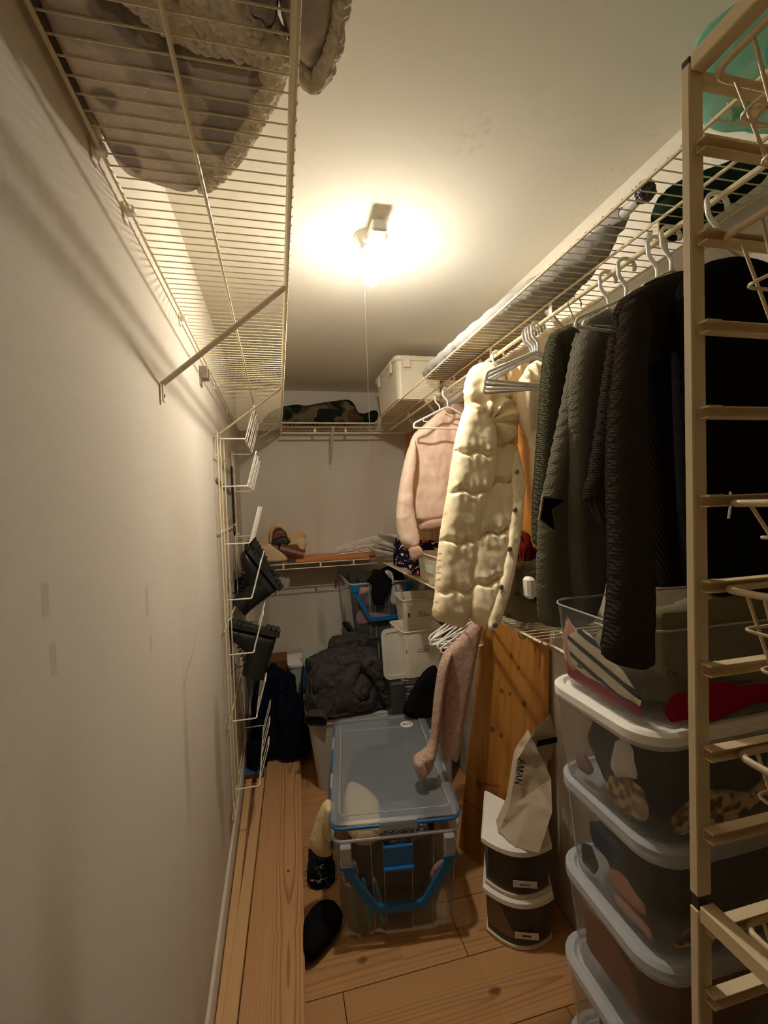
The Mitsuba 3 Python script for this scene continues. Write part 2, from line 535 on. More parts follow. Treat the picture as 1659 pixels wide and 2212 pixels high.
M_RIB = pmat('black_rib', (62, 54, 49), None, rib_bump)
M_BLACK = diffuse('black_cloth', 24, 23, 24)
M_NAVY = pmat('navy_cloth', (22, 26, 40), None)
M_JACKET = pmat('nylon', (60, 55, 53), 0.72, cloth_bump, 0.2)
M_FLEECE = pmat('pink_fleece', fleece_color, None, fuzz_bump)
M_PLUSH = pmat('plush', plush_color)
M_SHERPA = pmat('sherpa', sherpa_color)
M_CAMO = pmat('camouflage', camo_color)
M_QUILT = diffuse('grey_quilt', 146, 143, 140)
M_GREENB = diffuse('dark_green', 40, 50, 44)
M_OLIVE = pmat('olive_cloth', (118, 112, 88), None)
M_RED = diffuse('red_cloth', 150, 26, 50)
M_PINKC = diffuse('dusty_pink', 206, 158, 140)
M_WHITEC = pmat('white_cloth', (214, 206, 200), None)
M_CHAR = pmat('charcoal_cloth', (62, 66, 64), None)
M_BLUEC = diffuse('blue_cloth', 44, 74, 104)
M_MAUVE = diffuse('mauve_cloth', 140, 112, 118)
M_LACE = pmat('lace', lace_color)
M_STRIPE = pmat('striped_cloth', stripe_color)
M_FLORAL = pmat('floral_cloth', floral_color)
M_SCARF = pmat('scarf', scarf_color)
M_MARL = pmat('marl', marl_color)
M_RUST = diffuse('rust_cloth', 128, 74, 40)
M_BROWNC = diffuse('brown_cloth', 66, 50, 40)
M_WOOL = pmat('cream_wool', (220, 200, 158), None, fuzz_bump)
M_MINT = diffuse('mint_cloth', 116, 140, 124)

# ---------------------------------------------------------------- the room
XL, XR, YB, YF, ZC = -0.262, 0.985, 3.45, -0.30, 2.44
struct('wall_left', box(XL - 0.1, XL, YF - 0.1, YB + 0.1, 0, ZC + 0.1), M_WALL)
struct('wall_right', box(XR, XR + 0.1, YF - 0.1, YB + 0.1, 0, ZC + 0.1), M_WALL)
struct('wall_back', box(XL, XR, YB, YB + 0.1, 0, ZC + 0.1), M_WALL)
struct('wall_front', cat(box(XL, -0.13, YF - 0.1, YF, 0, ZC + 0.1), box(0.75, XR, YF - 0.1, YF, 0, ZC + 0.1), box(-0.13, 0.75, YF - 0.1, YF, 2.03, ZC + 0.1)), M_WALL)   # the open doorway the picture is taken from; the hall behind is dark
struct('ceiling', box(XL, XR, YF, YB, ZC, ZC + 0.1), M_CEIL)
struct('floor', box(XL, XR, YF, YB, -0.05, -0.012), M_GAP)
JOINTS = {0: [0.14], 1: [0.575], -1: [0.80], 2: [-0.05, 0.9], 3: [0.30], 4: [0.7], -2: [0.4]}
for row in range(-9, 11):
    y0, y1 = max(YF, 1.215 + row * 0.222), min(YB, 1.215 + (row + 1) * 0.222)
    if y1 - y0 < 0.02:
        continue
    xs = [XL] + JOINTS.get(row, [0.1 + 0.37 * ((row * 7) % 3)]) + [XR]
    for a, b in zip(xs, xs[1:]):
        part('floor', 'plank', box(a + 0.0012, b - 0.0012, y0 + 0.0012, y1 - 0.0012, -0.012, 0, 0.0012), M_FLOOR, False)
struct('baseboard_left', box(XL, XL + 0.012, YF, YB, 0, 0.115, 0.003), M_TRIM)
struct('baseboard_back', box(XL + 0.012, XR, YB - 0.012, YB, 0, 0.115, 0.003), M_TRIM)

# ---------------------------------------------------------------- ceiling lamp
lamp = thing('ceiling_lamp', 'bare glowing bulb in a round white ceiling lampholder with a pull chain', 'lamp')
part(lamp, 'base', lathe([(0.03, 0), (0.056, 0), (0.056, -0.004), (0.05, -0.014), (0.04, -0.026), (0.02, -0.03)][::-1], 32, (0.333, 1.462, ZC)), M_WHITE)
part(lamp, 'adapter', box(0.312, 0.361, 1.345, 1.51, 2.396, 2.431, 0.006), M_WHITE, False)
part(lamp, 'collar', lathe([(0.0, 2.366), (0.0165, 2.366), (0.021, 2.374), (0.023, 2.392), (0.02, 2.3965), (0, 2.3965)], 24, (0.337, 1.487, 0)), M_WHITE)
prof = [(0.0, 2.296), (0.012, 2.2985), (0.021, 2.304), (0.0275, 2.313), (0.031, 2.325), (0.031, 2.335), (0.0285, 2.346), (0.0235, 2.356), (0.0185, 2.3645), (0.017, 2.3665)]
low, high = prof[:4] + [(0.0302, 2.3215)], [(0.0302, 2.3215)] + prof[4:]
for nm, pr_, cap, k in (('bulb', low, (True, False), 1.0), ('bulb_neck', high, (False, True), NECK)):
    an = np.arange(32) * np.pi / 16
    bm = loft([np.column_stack([max(r, 1e-5) * np.cos(an), max(r, 1e-5) * np.sin(an), np.full(32, z)]) for r, z in pr_], *cap)
    bm.apply_translation([0.337, 1.487, 0])
    scene[f'{lamp}__{nm}'] = ply(bm, M_WHITE, 40, emitter={'type': 'area', 'radiance': C3([k * BULB_POWER * c for c in BULB])})
info(f'{lamp}__bulb', 'glowing frosted bulb')
part(lamp, 'chain_stub', lathe([(0, 2.395), (0.007, 2.395), (0.008, 2.405), (0.01, 2.42)], 12, (0.303, 1.452, 0)), M_WHITE)
balls = []
ico = trimesh.creation.icosphere(0, radius=0.00165)
for k in range(168):
    s = ico.copy()
    z = 2.397 - k * 0.00415
    s.apply_translation([0.303 + 0.0006 * math.sin(k * 0.09), 1.452, z])
    balls.append(s)
part(lamp, 'pull_chain', cat(*balls, tube([(0.303, 1.452, 2.397), (0.303, 1.452, 1.702)], 0.0006, 5)), M_CHAIN, label='thin beaded pull chain')

# ---------------------------------------------------------------- wire shelves
Z1 = 2.139
SP = 0.0269


def wire_shelf(root, along, a0, a1, back, front, z, rod=False, mid=None, lip=0.03, straps=(), rail_r=0.0034, front_r=0.0036):
    """along: 'y' or 'x', the direction of the rails; back and front: where the deck wires end."""
    s = 1 if front > back else -1
    P = (lambda a, c, h: (c, a, h)) if along == 'y' else (lambda a, c, h: (a, c, h))
    mid = (back + front) / 2 if mid is None else mid
    part(root, 'back_rail', tube([P(a0, back, z), P(a1, back, z)], rail_r, 8), M_WIRE)
    part(root, 'middle_rail', tube([P(a0, mid, z - 0.005), P(a1, mid, z - 0.005)], rail_r, 8), M_WIRE)
    part(root, 'front_rail', tube([P(a0, front, z), P(a1, front, z)], front_r, 8), M_WIRE)
    if lip:
        part(root, 'lip_rail', tube([P(a0, front, z - lip), P(a1, front, z - lip)], front_r, 8), M_WIRE)
    path = [P(0, back - s * 0.004, z + 0.0045), P(0, front - s * 0.002, z + 0.0045)]
    path = fillet(path + ([P(0, front + s * 0.0045, z + 0.003), P(0, front + s * 0.0045, z - lip - 0.003)] if lip else [P(0, front + s * 0.004, z + 0.003)]), 0.004, 3)
    w = ply(tube(path, 0.0014, 5), M_WIRE, 60)
    n = int((a1 - a0) / SP)
    for k in range(n):
        a = a0 + (k + 0.5) * (a1 - a0) / n
        part(root, 'deck_wire', {**w, 'to_world': T().translate(list(P(a, 0, 0)))}, None)
    if rod:
        part(root, 'hanging_rod', tube([P(a0, mid, z - 0.046), P(a1, mid, z - 0.046)], 0.0062, 10), M_WIRE)
        st = ply(cat(bar(P(0, mid, z - 0.002), P(0, mid, z - 0.046), 0.016, 0.003, up=P(0, 1, 0))), M_WIRE, False)
        for a in straps:
            part(root, 'rod_strap', {**st, 'to_world': T().translate(list(P(a, 0, 0)))}, None)


def brace(root, top, foot, wall='x-', m=None, w=0.02):
    m = m or M_BRACE
    b = part(root, 'brace', bar(top, foot, w, 0.007, up=(0, 0, 1)), m, False)
    f = V(foot)
    ax = V({'x-': (1, 0, 0), 'x+': (-1, 0, 0), 'y+': (0, -1, 0)}[wall], float)
    side = np.cross(ax, (0, 0, 1))
    c = f + V((0, 0, -0.018)) + ax * 0.003
    e = np.abs(ax) * 0.002 + np.abs(side) * 0.008 + V((0, 0, 0.024))
    part(b, 'foot_plate', box(c[0] - e[0], c[0] + e[0], c[1] - e[1], c[1] + e[1], c[2] - e[2], c[2] + e[2], 0.001), m, False)
    s = lathe([(0, 0), (0.0045, 0), (0.0035, 0.0022), (0, 0.003)], 10)
    s.apply_transform(trimesh.geometry.align_vectors([0, 0, 1], ax))
    s.apply_translation(c + ax * 0.0015 - V((0, 0, 0.008)))
    part(b, 'screw', s, M_STEEL)


sh = thing('wire_shelf', 'long cream wire shelf high on the left wall carrying the grey blanket', 'shelf')
wire_shelf(sh, 'y', 0.1, YB - 0.008, -0.25, 0.043, Z1, mid=-0.105, front_r=0.0052)
brace(sh, (0.038, 1.149, 2.107), (XL + 0.004, 1.174, 1.868))
brace(sh, (0.034, 2.106, 2.107), (XL + 0.004, 2.10, 1.884))
brace(sh, (0.02, 3.06, 2.107), (XL + 0.004, 3.06, 1.92), m=M_GREYPL)
clip = cat(box(XL, XL + 0.004, -0.012, 0.012, -0.022, 0.012, 0.001), box(XL, XL + 0.02, -0.01, 0.01, -0.007, 0.009, 0.003))
cm = ply(clip, M_WIREW, False)
for y in (0.55, 0.803, 0.954, 1.45, 2.2, 2.75):
    part(sh, 'wall_clip', {**cm, 'to_world': T().translate([0, y, Z1])}, None)
part(sh, 'end_bracket', cat(box(XL, XL + 0.003, 1.78, 1.83, 2.03, 2.10, 0.001), box(XL, XL + 0.03, 1.78, 1.783, 2.055, 2.10, 0.001), box(XL, XL + 0.03, 1.827, 1.83, 2.055, 2.10, 0.001)), M_STEEL, False, label='dark metal bracket on the wall')

shb = thing('wire_shelf', 'short cream wire shelf across the top of the back wall under the camouflage jacket', 'shelf')
wire_shelf(shb, 'x', 0.05, XR - 0.006, YB - 0.045, 3.125, Z1, rod=True, mid=3.255, straps=(0.28, 0.50, 0.78), lip=0)
part(shb, 'lip_rail', tube([(0.05, 3.125, Z1 + 0.004), (XR - 0.006, 3.125, Z1 + 0.004)], 0.003, 8), M_WIRE)
brace(shb, (0.40, 3.16, 2.125), (0.40, YB - 0.004, 1.885), 'y+')

shr = thing('wire_shelf', 'long cream wire shelf with a hanging rod high on the right wall', 'shelf')
wire_shelf(shr, 'y', 0.1, 3.10, 0.947, 0.685, Z1, rod=True, mid=0.80, straps=(0.42, 0.80, 1.18, 1.56, 1.92, 2.30, 2.66, 2.95), lip=0)
for y in (0.57, 1.20, 1.66, 2.34, 2.72):
    brace(shr, (0.80, y, 2.120), (0.9545 if y > 1.3 else XR - 0.004, y, 1.93), 'x+')

Z2 = 1.185
slb = thing('wire_shelf', 'low cream wire shelf on the back wall carrying the shoe bag and loose hangers', 'shelf')
wire_shelf(slb, 'x', XL + 0.02, XR - 0.006, YB - 0.045, 3.125, Z2, mid=3.26, lip=0.0)
part(slb, 'lip_rail', tube([(XL + 0.02, 3.125, Z2 - 0.034), (XR - 0.006, 3.125, Z2 - 0.034)], 0.0034, 8), M_WIRE)
stp = ply(bar((0, 3.125, Z2), (0, 3.125, Z2 - 0.034), 0.012, 0.003, up=(0, 1, 0)), M_WIRE, False)
for x in (0.02, 0.27, 0.50):
    part(slb, 'lip_strap', {**stp, 'to_world': T().translate([x, 0, 0])}, None)
brace(slb, (0.405, 3.14, Z2 - 0.012), (0.405, YB - 0.004, 0.98), 'y+', m=M_STEEL, w=0.014)

slr = thing('wire_shelf', 'low cream wire shelf along the right wall behind the hanging coats', 'shelf')
wire_shelf(slr, 'y', 1.10, 3.11, 0.947, 0.685, 1.168, mid=0.80, lip=0.0)
part(slr, 'hanging_rod', tube([(0.78, 1.12, 1.118), (0.78, 2.5, 1.118)], 0.006, 8), M_WIRE)
st = ply(bar((0.78, 0, 1.165), (0.78, 0, 1.118), 0.014, 0.003, up=(1, 0, 0)), M_WIRE, False)
for y in (1.2, 1.75, 2.3):
    part(slr, 'rod_strap', {**st, 'to_world': T().translate([0, y, 0])}, None)
brace(slr, (0.72, 1.14, 1.15), (XR - 0.004, 1.14, 0.98), 'x+')

# ---------------------------------------------------------------- on the left shelf: plush blanket with sherpa lining
def curl(a, b, s=60, k=0.012):
    return k * (meshkit.noise(np.stack([a * s, b * s, 0 * a + 1.7], -1)) + 0.5 * meshkit.noise(np.stack([a * s * 2.1, b * s * 2.1, 0 * a + 5], -1)) - 0.7)


def ridge(a, b, ang, f):
    return np.sin((a * math.cos(ang) + b * math.sin(ang)) * f + 2.5 * nz(a * 5, b * 5, 3))


bl = thing('blanket', 'grey plush blanket with curly cream lining folded on the left wire shelf', 'blanket')
band = [(-0.185, 0.47), (-0.168, 0.573), (-0.135, 0.606), (-0.108, 0.622), (-0.069, 0.634), (-0.036, 0.633), (0.0, 0.638), (0.024, 0.644), (0.038, 0.648), (0.039, 0.60), (0.01, 0.587), (-0.011, 0.564), (-0.017, 0.536), (-0.019, 0.46)]
plush = [(-0.25, 0.25), (-0.256, 0.6), (-0.256, 0.86), (-0.222, 0.892), (-0.165, 0.908), (-0.112, 0.912), (-0.07, 0.845), (-0.03, 0.77), (0.01, 0.69), (0.03, 0.62), (0.03, 0.25)]
pm = puff(plush, (0, 0, Z1 + 0.062), (1, 0, 0), (0, 1, 0), half=0.058, edge=0.03, step=0.009,
     thick=lambda a, b: 1 + 0.05 * ridge(a, b, 0.5, 70) + 0.22 * nz(a * 9, b * 9, 4) + 0.06 * nz(a * 40, b * 40, 7))
inb = shapely.contains(Polygon(band).buffer(0.004), shapely.points(pm.vertices[:, :2]))
pm.vertices[:, 2] = np.maximum(pm.vertices[:, 2], np.where(inb, Z1 + 0.05, Z1 + 0.0066))
part(bl, 'plush_side', pm, M_PLUSH, 60)
trim = [(-0.13, 0.915), (-0.095, 0.905), (-0.045, 0.835), (0.0, 0.745), (0.034, 0.67), (0.037, 0.625), (0.02, 0.60), (-0.02, 0.655), (-0.05, 0.72), (-0.075, 0.79), (-0.105, 0.86)]
part(bl, 'lining', puff(trim, (0, 0, Z1 + 0.042), (1, 0, 0), (0, 1, 0), half=0.030, edge=0.02, step=0.0055, thick=lambda a, b: 1 + 0.1 * nz(a * 20, b * 20), fold=lambda a, b: curl(a, b, 75, 0.010)), M_SHERPA, 60, 'curly cream sherpa lining')
part(bl, 'lining', puff(band, (0, 0, Z1 + 0.036), (1, 0, 0), (0, 1, 0), half=0.022, edge=0.018, step=0.006, fold=lambda a, b: curl(a, b, 70, 0.010) - 0.004 * np.sin((b + 0.4 * a) * 70)), M_SHERPA, 60, 'curly cream sherpa lining')
def curls(poly, z, half, n, seed, r=(0.0050, 0.0085)):
    """Tight wool curls over the underside and rim of a strip, as one mesh."""
    rng = np.random.default_rng(seed)
    pg = Polygon(chaikin(poly, 1)).buffer(-0.002)
    x0, y0, x1, y1 = pg.bounds
    out, base = [], trimesh.creation.icosphere(1)
    while len(out) < n:
        x, y = rng.uniform(x0, x1), rng.uniform(y0, y1)
        if not pg.contains(shapely.Point(x, y)):
            continue
        d = pg.exterior.distance(shapely.Point(x, y))
        h = half * math.sqrt(max(0, 1 - (1 - min(d / 0.02, 1)) ** 2))
        m = base.copy()
        k = rng.uniform(*r)
        m.apply_scale([k * rng.uniform(0.75, 1.25), k * rng.uniform(0.75, 1.25), k])
        m.apply_transform(trimesh.transformations.random_rotation_matrix(rng.uniform(size=3)))
        m.apply_translation([x, y, max(Z1 + 0.0068 + 1.15 * k, z - h * rng.uniform(0.6, 1.0) + (k * 0.4 if len(out) % 3 else 2 * h * rng.uniform(0, 1)))])
        out.append(m)
    return cat(*out)


part(bl, 'curls', curls(trim, Z1 + 0.034, 0.026, 620, 1), M_SHERPA, 60, 'curly cream sherpa wool', 'stuff')
part(bl, 'curls', curls(band, Z1 + 0.030, 0.022, 1500, 2), M_SHERPA, 60, 'curly cream sherpa wool', 'stuff')
over = [(0.02, 0.28), (0.02, 0.60), (0.05, 0.648), (0.082, 0.652), (0.098, 0.61), (0.10, 0.50), (0.10, 0.28)]
part(bl, 'overhang', puff(over, (0, 0, Z1 + 0.075), (1, 0, 0), (0, 1, 0), half=0.055, edge=0.03, step=0.009, thick=lambda a, b: 1 + 0.2 * nz(a * 12, b * 12, 8)), M_PLUSH, 60)
edge = [(0.045, 0.62), (0.052, 0.662), (0.085, 0.668), (0.105, 0.62), (0.108, 0.52), (0.096, 0.52), (0.09, 0.60), (0.075, 0.64), (0.058, 0.635)]
part(bl, 'curls', curls(edge, Z1 + 0.03, 0.016, 230, 3), M_SHERPA, 60, 'curly cream sherpa wool', 'stuff')
part(bl, 'lining', puff(edge, (0, 0, Z1 + 0.03), (1, 0, 0), (0, 1, 0), half=0.018, edge=0.01, step=0.005, fold=lambda a, b: curl(a, b, 75, 0.008)), M_SHERPA, 60, 'curly cream sherpa lining')

# ---------------------------------------------------------------- on the back shelf: camouflage jacket
CAMO = [(-0.099, 2.15), (-0.05, 2.228), (0.045, 2.277), (0.156, 2.30), (0.225, 2.287), (0.30, 2.305), (0.398, 2.324), (0.531, 2.342), (0.575, 2.307), (0.594, 2.245), (0.645, 2.235), (0.722, 2.27), (0.757, 2.236), (0.738, 2.185), (0.71, 2.15)]
solo('camouflage_jacket', puff(CAMO, (0, 3.27, 0), (1, 0, 0), (0, 0, 1), half=0.10, edge=0.09, step=0.012, rnd=1, fold=lambda a, b: 0.03 * nz(a * 7, b * 9, 2),
     thick=lambda a, b: 1 + 0.55 * nz(a * 11, b * 13, 5) - 0.18 * np.exp(-(nz(a * 8, b * 5, 6) * 14) ** 2)), M_CAMO, 'rumpled woodland camouflage jacket lying on the top shelf of the back wall', 'jacket', smooth=50)

# ---------------------------------------------------------------- on the right top shelf
def tub(root, w, d, h, z0, cx, cy, rz, m, taper=0.9, r=0.03, name='body', solid=0.003):
    """An open tapered tub with a real wall thickness."""
    rings = [ring3(w * taper, d * taper, r, 0), ring3(w, d, r, h), ring3(w - 2 * solid, d - 2 * solid, r, h), ring3(w * taper - 2 * solid, d * taper - 2 * solid, r, solid)]
    m_ = loft(rings, True, True)
    return part(root, name, place(m_, (cx, cy, z0), rz), m, 30)


wb = thing('white_tote', 'white lidded plastic tote at the far end of the right top shelf', 'storage bin')
tub(wb, 0.27, 0.50, 0.215, Z1 + 0.008, 0.80, 2.66, 0, M_OFFWHITE, 0.93, 0.03)
lid = loft([ring3(0.285, 0.515, 0.035, 0), ring3(0.295, 0.525, 0.038, 0.004), ring3(0.295, 0.525, 0.038, 0.022), ring3(0.287, 0.517, 0.034, 0.027), ring3(0.25, 0.48, 0.03, 0.027), ring3(0.245, 0.475, 0.03, 0.022)], True, True)
part(wb, 'lid', place(lid, (0.80, 2.66, Z1 + 0.214)), M_OFFWHITE, 30)
for x in (0.70, 0.86):
    part(wb, 'latch', box(x, x + 0.045, 2.394, 2.404, Z1 + 0.175, Z1 + 0.24, 0.003), M_OFFWHITE, False)
for y in (2.48, 2.78):
    part(wb, 'latch', box(0.649, 0.66, y, y + 0.045, Z1 + 0.165, Z1 + 0.236, 0.003), M_OFFWHITE, False)

QUILT = [(0.70, 2.06), (0.672, 2.0), (0.675, 1.75), (0.682, 1.5), (0.70, 1.27), (0.725, 1.12), (0.74, 0.99), (0.75, 0.90), (0.78, 0.88), (0.83, 0.95), (0.88, 1.15), (0.935, 1.48), (0.94, 1.9), (0.93, 2.06), (0.8, 2.09)]
solo('folded_quilt', puff(QUILT, (0, 0, Z1 + 0.032), (1, 0, 0), (0, 1, 0), half=0.024, edge=0.03, step=0.013, thick=lambda a, b: 1 + 0.3 * nz(a * 6, b * 9, 3) + 0.12 * np.sin(b * 60)), M_QUILT, 'long folded grey quilt lying along the right top shelf', 'quilt', smooth=50)
um = thing('umbrella', 'folded grey umbrella with a dark fluffy handle poking across the right top shelf', 'umbrella')
p0, p1 = V((0.752, 0.775, Z1 + 0.036)), V((0.83, 0.99, Z1 + 0.085))
part(um, 'shaft', tube([p0, p0 * 0.6 + p1 * 0.4, p1], [0.010, 0.012, 0.013], 12), M_GREYPL)
hd = heap(0, 0, 0, 0.019, 0.019, 0.028, seed=4, rough=0.3)
hd.apply_transform(trimesh.geometry.align_vectors([0, 0, 1], p0 - p1))
hd.apply_translation(p0 - (p0 - p1) * 0.05)
part(um, 'handle', hd, M_DARKPL, 50, 'dark fluffy handle')
part(um, 'canopy', tube([p0 * 0.55 + p1 * 0.45, p0 * 0.3 + p1 * 0.7, p1 + (p1 - p0) * 0.5], [0.014, 0.028, 0.02], 10), M_QUILT, 40)
GB = [(0.79, 0.79), (0.805, 0.735), (0.84, 0.70), (0.88, 0.66), (0.945, 0.65), (0.955, 0.80), (0.945, 0.90), (0.90, 0.885), (0.84, 0.86)]
solo('dark_green_blanket', puff(GB, (0, 0, Z1 + 0.032), (1, 0, 0), (0, 1, 0), half=0.025, edge=0.03, step=0.012, thick=lambda a, b: 1 + 0.5 * nz(a * 14, b * 14, 5)), M_GREENB, 'dark green blanket flat on the right top shelf beside the umbrella handle', 'blanket', smooth=50)

tb = thing('teal_bag', 'shiny translucent teal plastic bag on the right top shelf behind the rack post', 'plastic bag')
TB = [(0.675, 0.625), (0.69, 0.55), (0.735, 0.44), (0.79, 0.37), (0.95, 0.37), (0.96, 0.60), (0.82, 0.63), (0.75, 0.625)]
part(tb, 'film', puff(TB, (0, 0, Z1 + 0.096), (1, 0, 0), (0, 1, 0), half=0.086, edge=0.04, step=0.010, thick=lambda a, b: 1 + 0.35 * nz(a * 15, b * 15, 7)), M_TEAL, 60)
part(tb, 'stuffing', puff([(0.76, 0.56), (0.79, 0.44), (0.92, 0.42), (0.93, 0.58), (0.84, 0.60)], (0, 0, Z1 + 0.11), (1, 0, 0), (0, 1, 0), half=0.07, edge=0.05, step=0.014), diffuse('teal_cloth', 60, 150, 136), 60, 'teal bedding inside the bag')
GR = [(0.73, 0.46), (0.715, 0.57), (0.735, 0.60), (0.79, 0.56), (0.83, 0.42), (0.77, 0.40)]
solo('rolled_towel', puff(GR, (0, 0, Z1 + 0.035), (1, 0, 0), (0, 1, 0), half=0.026, edge=0.025, step=0.008, thick=lambda a, b: 1 + 0.35 * np.sin((a * 0.8 - b * 0.4) * 220)), M_WOOL, 'ribbed greyish towel squeezed under the teal bag on the shelf', 'towel', smooth=50)

# ---------------------------------------------------------------- shoe rack on the left wall
rk = thing('shoe_rack', 'tall white wire over-door shoe rack hung flat against the left wall', 'shoe rack')
RX = -0.242
for y in (2.06, 2.16, 2.30, 2.70, 2.80):
    part(rk, 'upright', tube([(RX, y, 0.20), (RX, y, 1.905)], 0.0032, 7), M_WIRE)
for z in (0.22, 0.62, 1.04, 1.47, 1.80):
    part(rk, 'crossbar', tube([(RX - 0.006, 2.05, z), (RX - 0.006, 2.81, z)], 0.003, 7), M_WIRE)
part(rk, 'hook_strap', bar((XL + 0.006, 2.10, 1.70), (XL + 0.006, 2.74, 1.66), 0.018, 0.004, up=(1, 0, 0)), M_STEEL, False)
ROWZ = (1.888, 1.672, 1.41, 1.155, 0.905, 0.60, 0.285)
for z in ROWZ:
    fr = fillet([(RX, 2.16, z), (-0.135, 2.16, z), (-0.135, 2.76, z), (RX, 2.76, z)], 0.012, 4)
    tier = part(rk, 'tier', tube(fr, 0.0034, 7), M_WIREW)
    n = 3 if z > 0.7 else 3
    pr = tube(fillet([(-0.135, -0.045, 0), (-0.088, -0.045, 0.165), (-0.088, 0.045, 0.165), (-0.135, 0.045, 0)], 0.02, 4), 0.0028, 6)
    pd = ply(pr, M_WIREW, 60)
    for y in (2.24, 2.46, 2.68):
        part(tier, 'prong', {**pd, 'to_world': T().translate([0, y, z])}, None)

dl = thing('cord_loop', 'thin black cord loop with a clasp hanging on the wire shoe rack', 'cord')
part(dl, 'cord', tube(fillet([(-0.235, 2.56, 1.49), (-0.236, 2.555, 1.80), (-0.236, 2.60, 1.80), (-0.235, 2.605, 1.49)], 0.02, 5), 0.0042, 7), M_BLACKM)
part(dl, 'clasp', tube(fillet([(-0.235, 2.582, 1.48), (-0.235, 2.60, 1.45), (-0.235, 2.58, 1.425), (-0.235, 2.56, 1.45), (-0.235, 2.582, 1.48)], 0.01, 4), 0.005, 7), M_BLACKM)
part(dl, 'tag', lathe([(0, -0.002), (0.010, -0.002), (0.010, 0.002), (0, 0.002)], 14, (-0.22, 2.60, 1.435)), M_WHITE)


def boot(label, loc, pitch, yaw, scale=1.0, laces=True):
    """A combat boot: toe along +x, sole down, turned by pitch about its side axis and by yaw about z."""
    b = thing('boot', label, 'boot', 'black boots upside down on the shoe rack')
    L, W = 0.285 * scale, 0.10 * scale
    xs = [-0.10, -0.075, -0.03, 0.02, 0.07, 0.12, 0.16, 0.18]
    tops = [0.055, 0.10, 0.12, 0.115, 0.088, 0.07, 0.058, 0.035]
    wd = [0.028, 0.035, 0.037, 0.040, 0.047, 0.049, 0.040, 0.018]
    rings = []
    for x, t, w in zip(xs, tops, wd):
        an = np.linspace(0, 2 * np.pi, 17)[:-1]
        rings.append(np.column_stack([np.full(16, x), w * np.cos(an) * (1 - 0.25 * np.maximum(np.sin(an), 0)), 0.004 + t * (0.5 + 0.5 * np.sin(an))]))
    foot = loft(rings, True, True)
    ring = []
    for z, cx, rx, ry in ((0.05, -0.04, 0.060, 0.037), (0.10, -0.038, 0.060, 0.040), (0.14, -0.042, 0.056, 0.042), (0.185, -0.048, 0.056, 0.046), (0.225, -0.052, 0.060, 0.049)):
        an = np.linspace(0, 2 * np.pi, 19)[:-1]
        ring.append(np.column_stack([cx + rx * np.cos(an), ry * np.sin(an), np.full(18, z)]))
    ring += [r * [1, 1, 1] * 1.0 for r in [(ring[-1] - ring[-1].mean(0)) * [0.86, 0.86, 1] + ring[-1].mean(0), (ring[2] - ring[2].mean(0)) * [0.84, 0.84, 1] + ring[2].mean(0)]]
    shaft = loft(ring, True, True)
    out = []
    for x, w in ((-0.112, 0.030), (-0.105, 0.040), (-0.06, 0.042), (0.0, 0.040), (0.06, 0.047), (0.12, 0.054), (0.165, 0.046), (0.186, 0.028), (0.194, 0.010)):
        out.append((x, w))
    poly = [(x, w) for x, w in out] + [(x, -w) for x, w in out[::-1]]
    sole = slab(chaikin(poly, 1), (0, 0, -0.016), (1, 0, 0), (0, 1, 0), 0.022)
    lugs = []
    for k, x in enumerate(np.linspace(0.03, 0.165, 6)):
        w = 0.052 - 0.5 * max(0, x - 0.12)
        lugs += [box(x, x + 0.019, s * w - 0.018, s * w + 0.018, -0.024, -0.012, 0.004) for s in (-0.62, 0.62)]
    for x in (-0.108, -0.083, -0.058):
        lugs += [box(x, x + 0.0215, -0.038, 0.038, -0.034, -0.012, 0.004)]
    R = trimesh.transformations.rotation_matrix(math.radians(yaw), [0, 0, 1]) @ trimesh.transformations.rotation_matrix(math.radians(pitch), [0, 1, 0])
    M = R.copy()
    M[:3, :3] *= scale
    M[:3, 3] = loc

    def put(name, m, mt, root=b, sm=40):
        m = m.copy()
        m.apply_transform(M)
        return part(root, name, m, mt, sm)

    put('upper', cat(foot, shaft), M_LEATHER)
    s = put('sole', sole, M_SOLE)
    for lug in lugs:
        put('lug', lug, M_SOLE, s, False)
    for k in range(5):
        x, z = 0.055 - 0.014 * k, 0.098 + 0.018 * k
        put('lace', tube([(x, -0.03, z - 0.004), (x + 0.012, 0, z + 0.010), (x, 0.03, z - 0.004)], 0.0028, 6), M_BLACKM)
    if laces:
        put('lace', tube(fillet([(0.005, 0, 0.18), (0.03, 0.02, 0.21), (0.055, 0.035, 0.19), (0.075, 0.03, 0.24)], 0.015, 4), 0.0024, 5), M_BLACKM)
        put('lace', tube(fillet([(0.005, 0, 0.18), (0.045, -0.02, 0.20), (0.06, -0.03, 0.235), (0.09, -0.02, 0.225)], 0.015, 4), 0.0024, 5), M_BLACKM)
    put('heel_patch', box(-0.103, -0.085, -0.014, 0.014, 0.05, 0.19, 0.004), M_LEATHER, b, False)


boot('black boot with its ridged sole facing the room beside the shoe bag', (-0.075, 2.62, 1.195), 236, 4)
boot('black boot mostly hidden behind the upper ridged-sole boot', (-0.085, 2.76, 1.235), 244, -8, 0.95, False)
boot('lower black boot hanging sole-up with its toe against the left wall', (-0.125, 2.36, 0.955), 200, 3, 1.0)

# ---------------------------------------------------------------- hangers and hanging clothes on the right
ROD = (0.80, Z1 - 0.046)


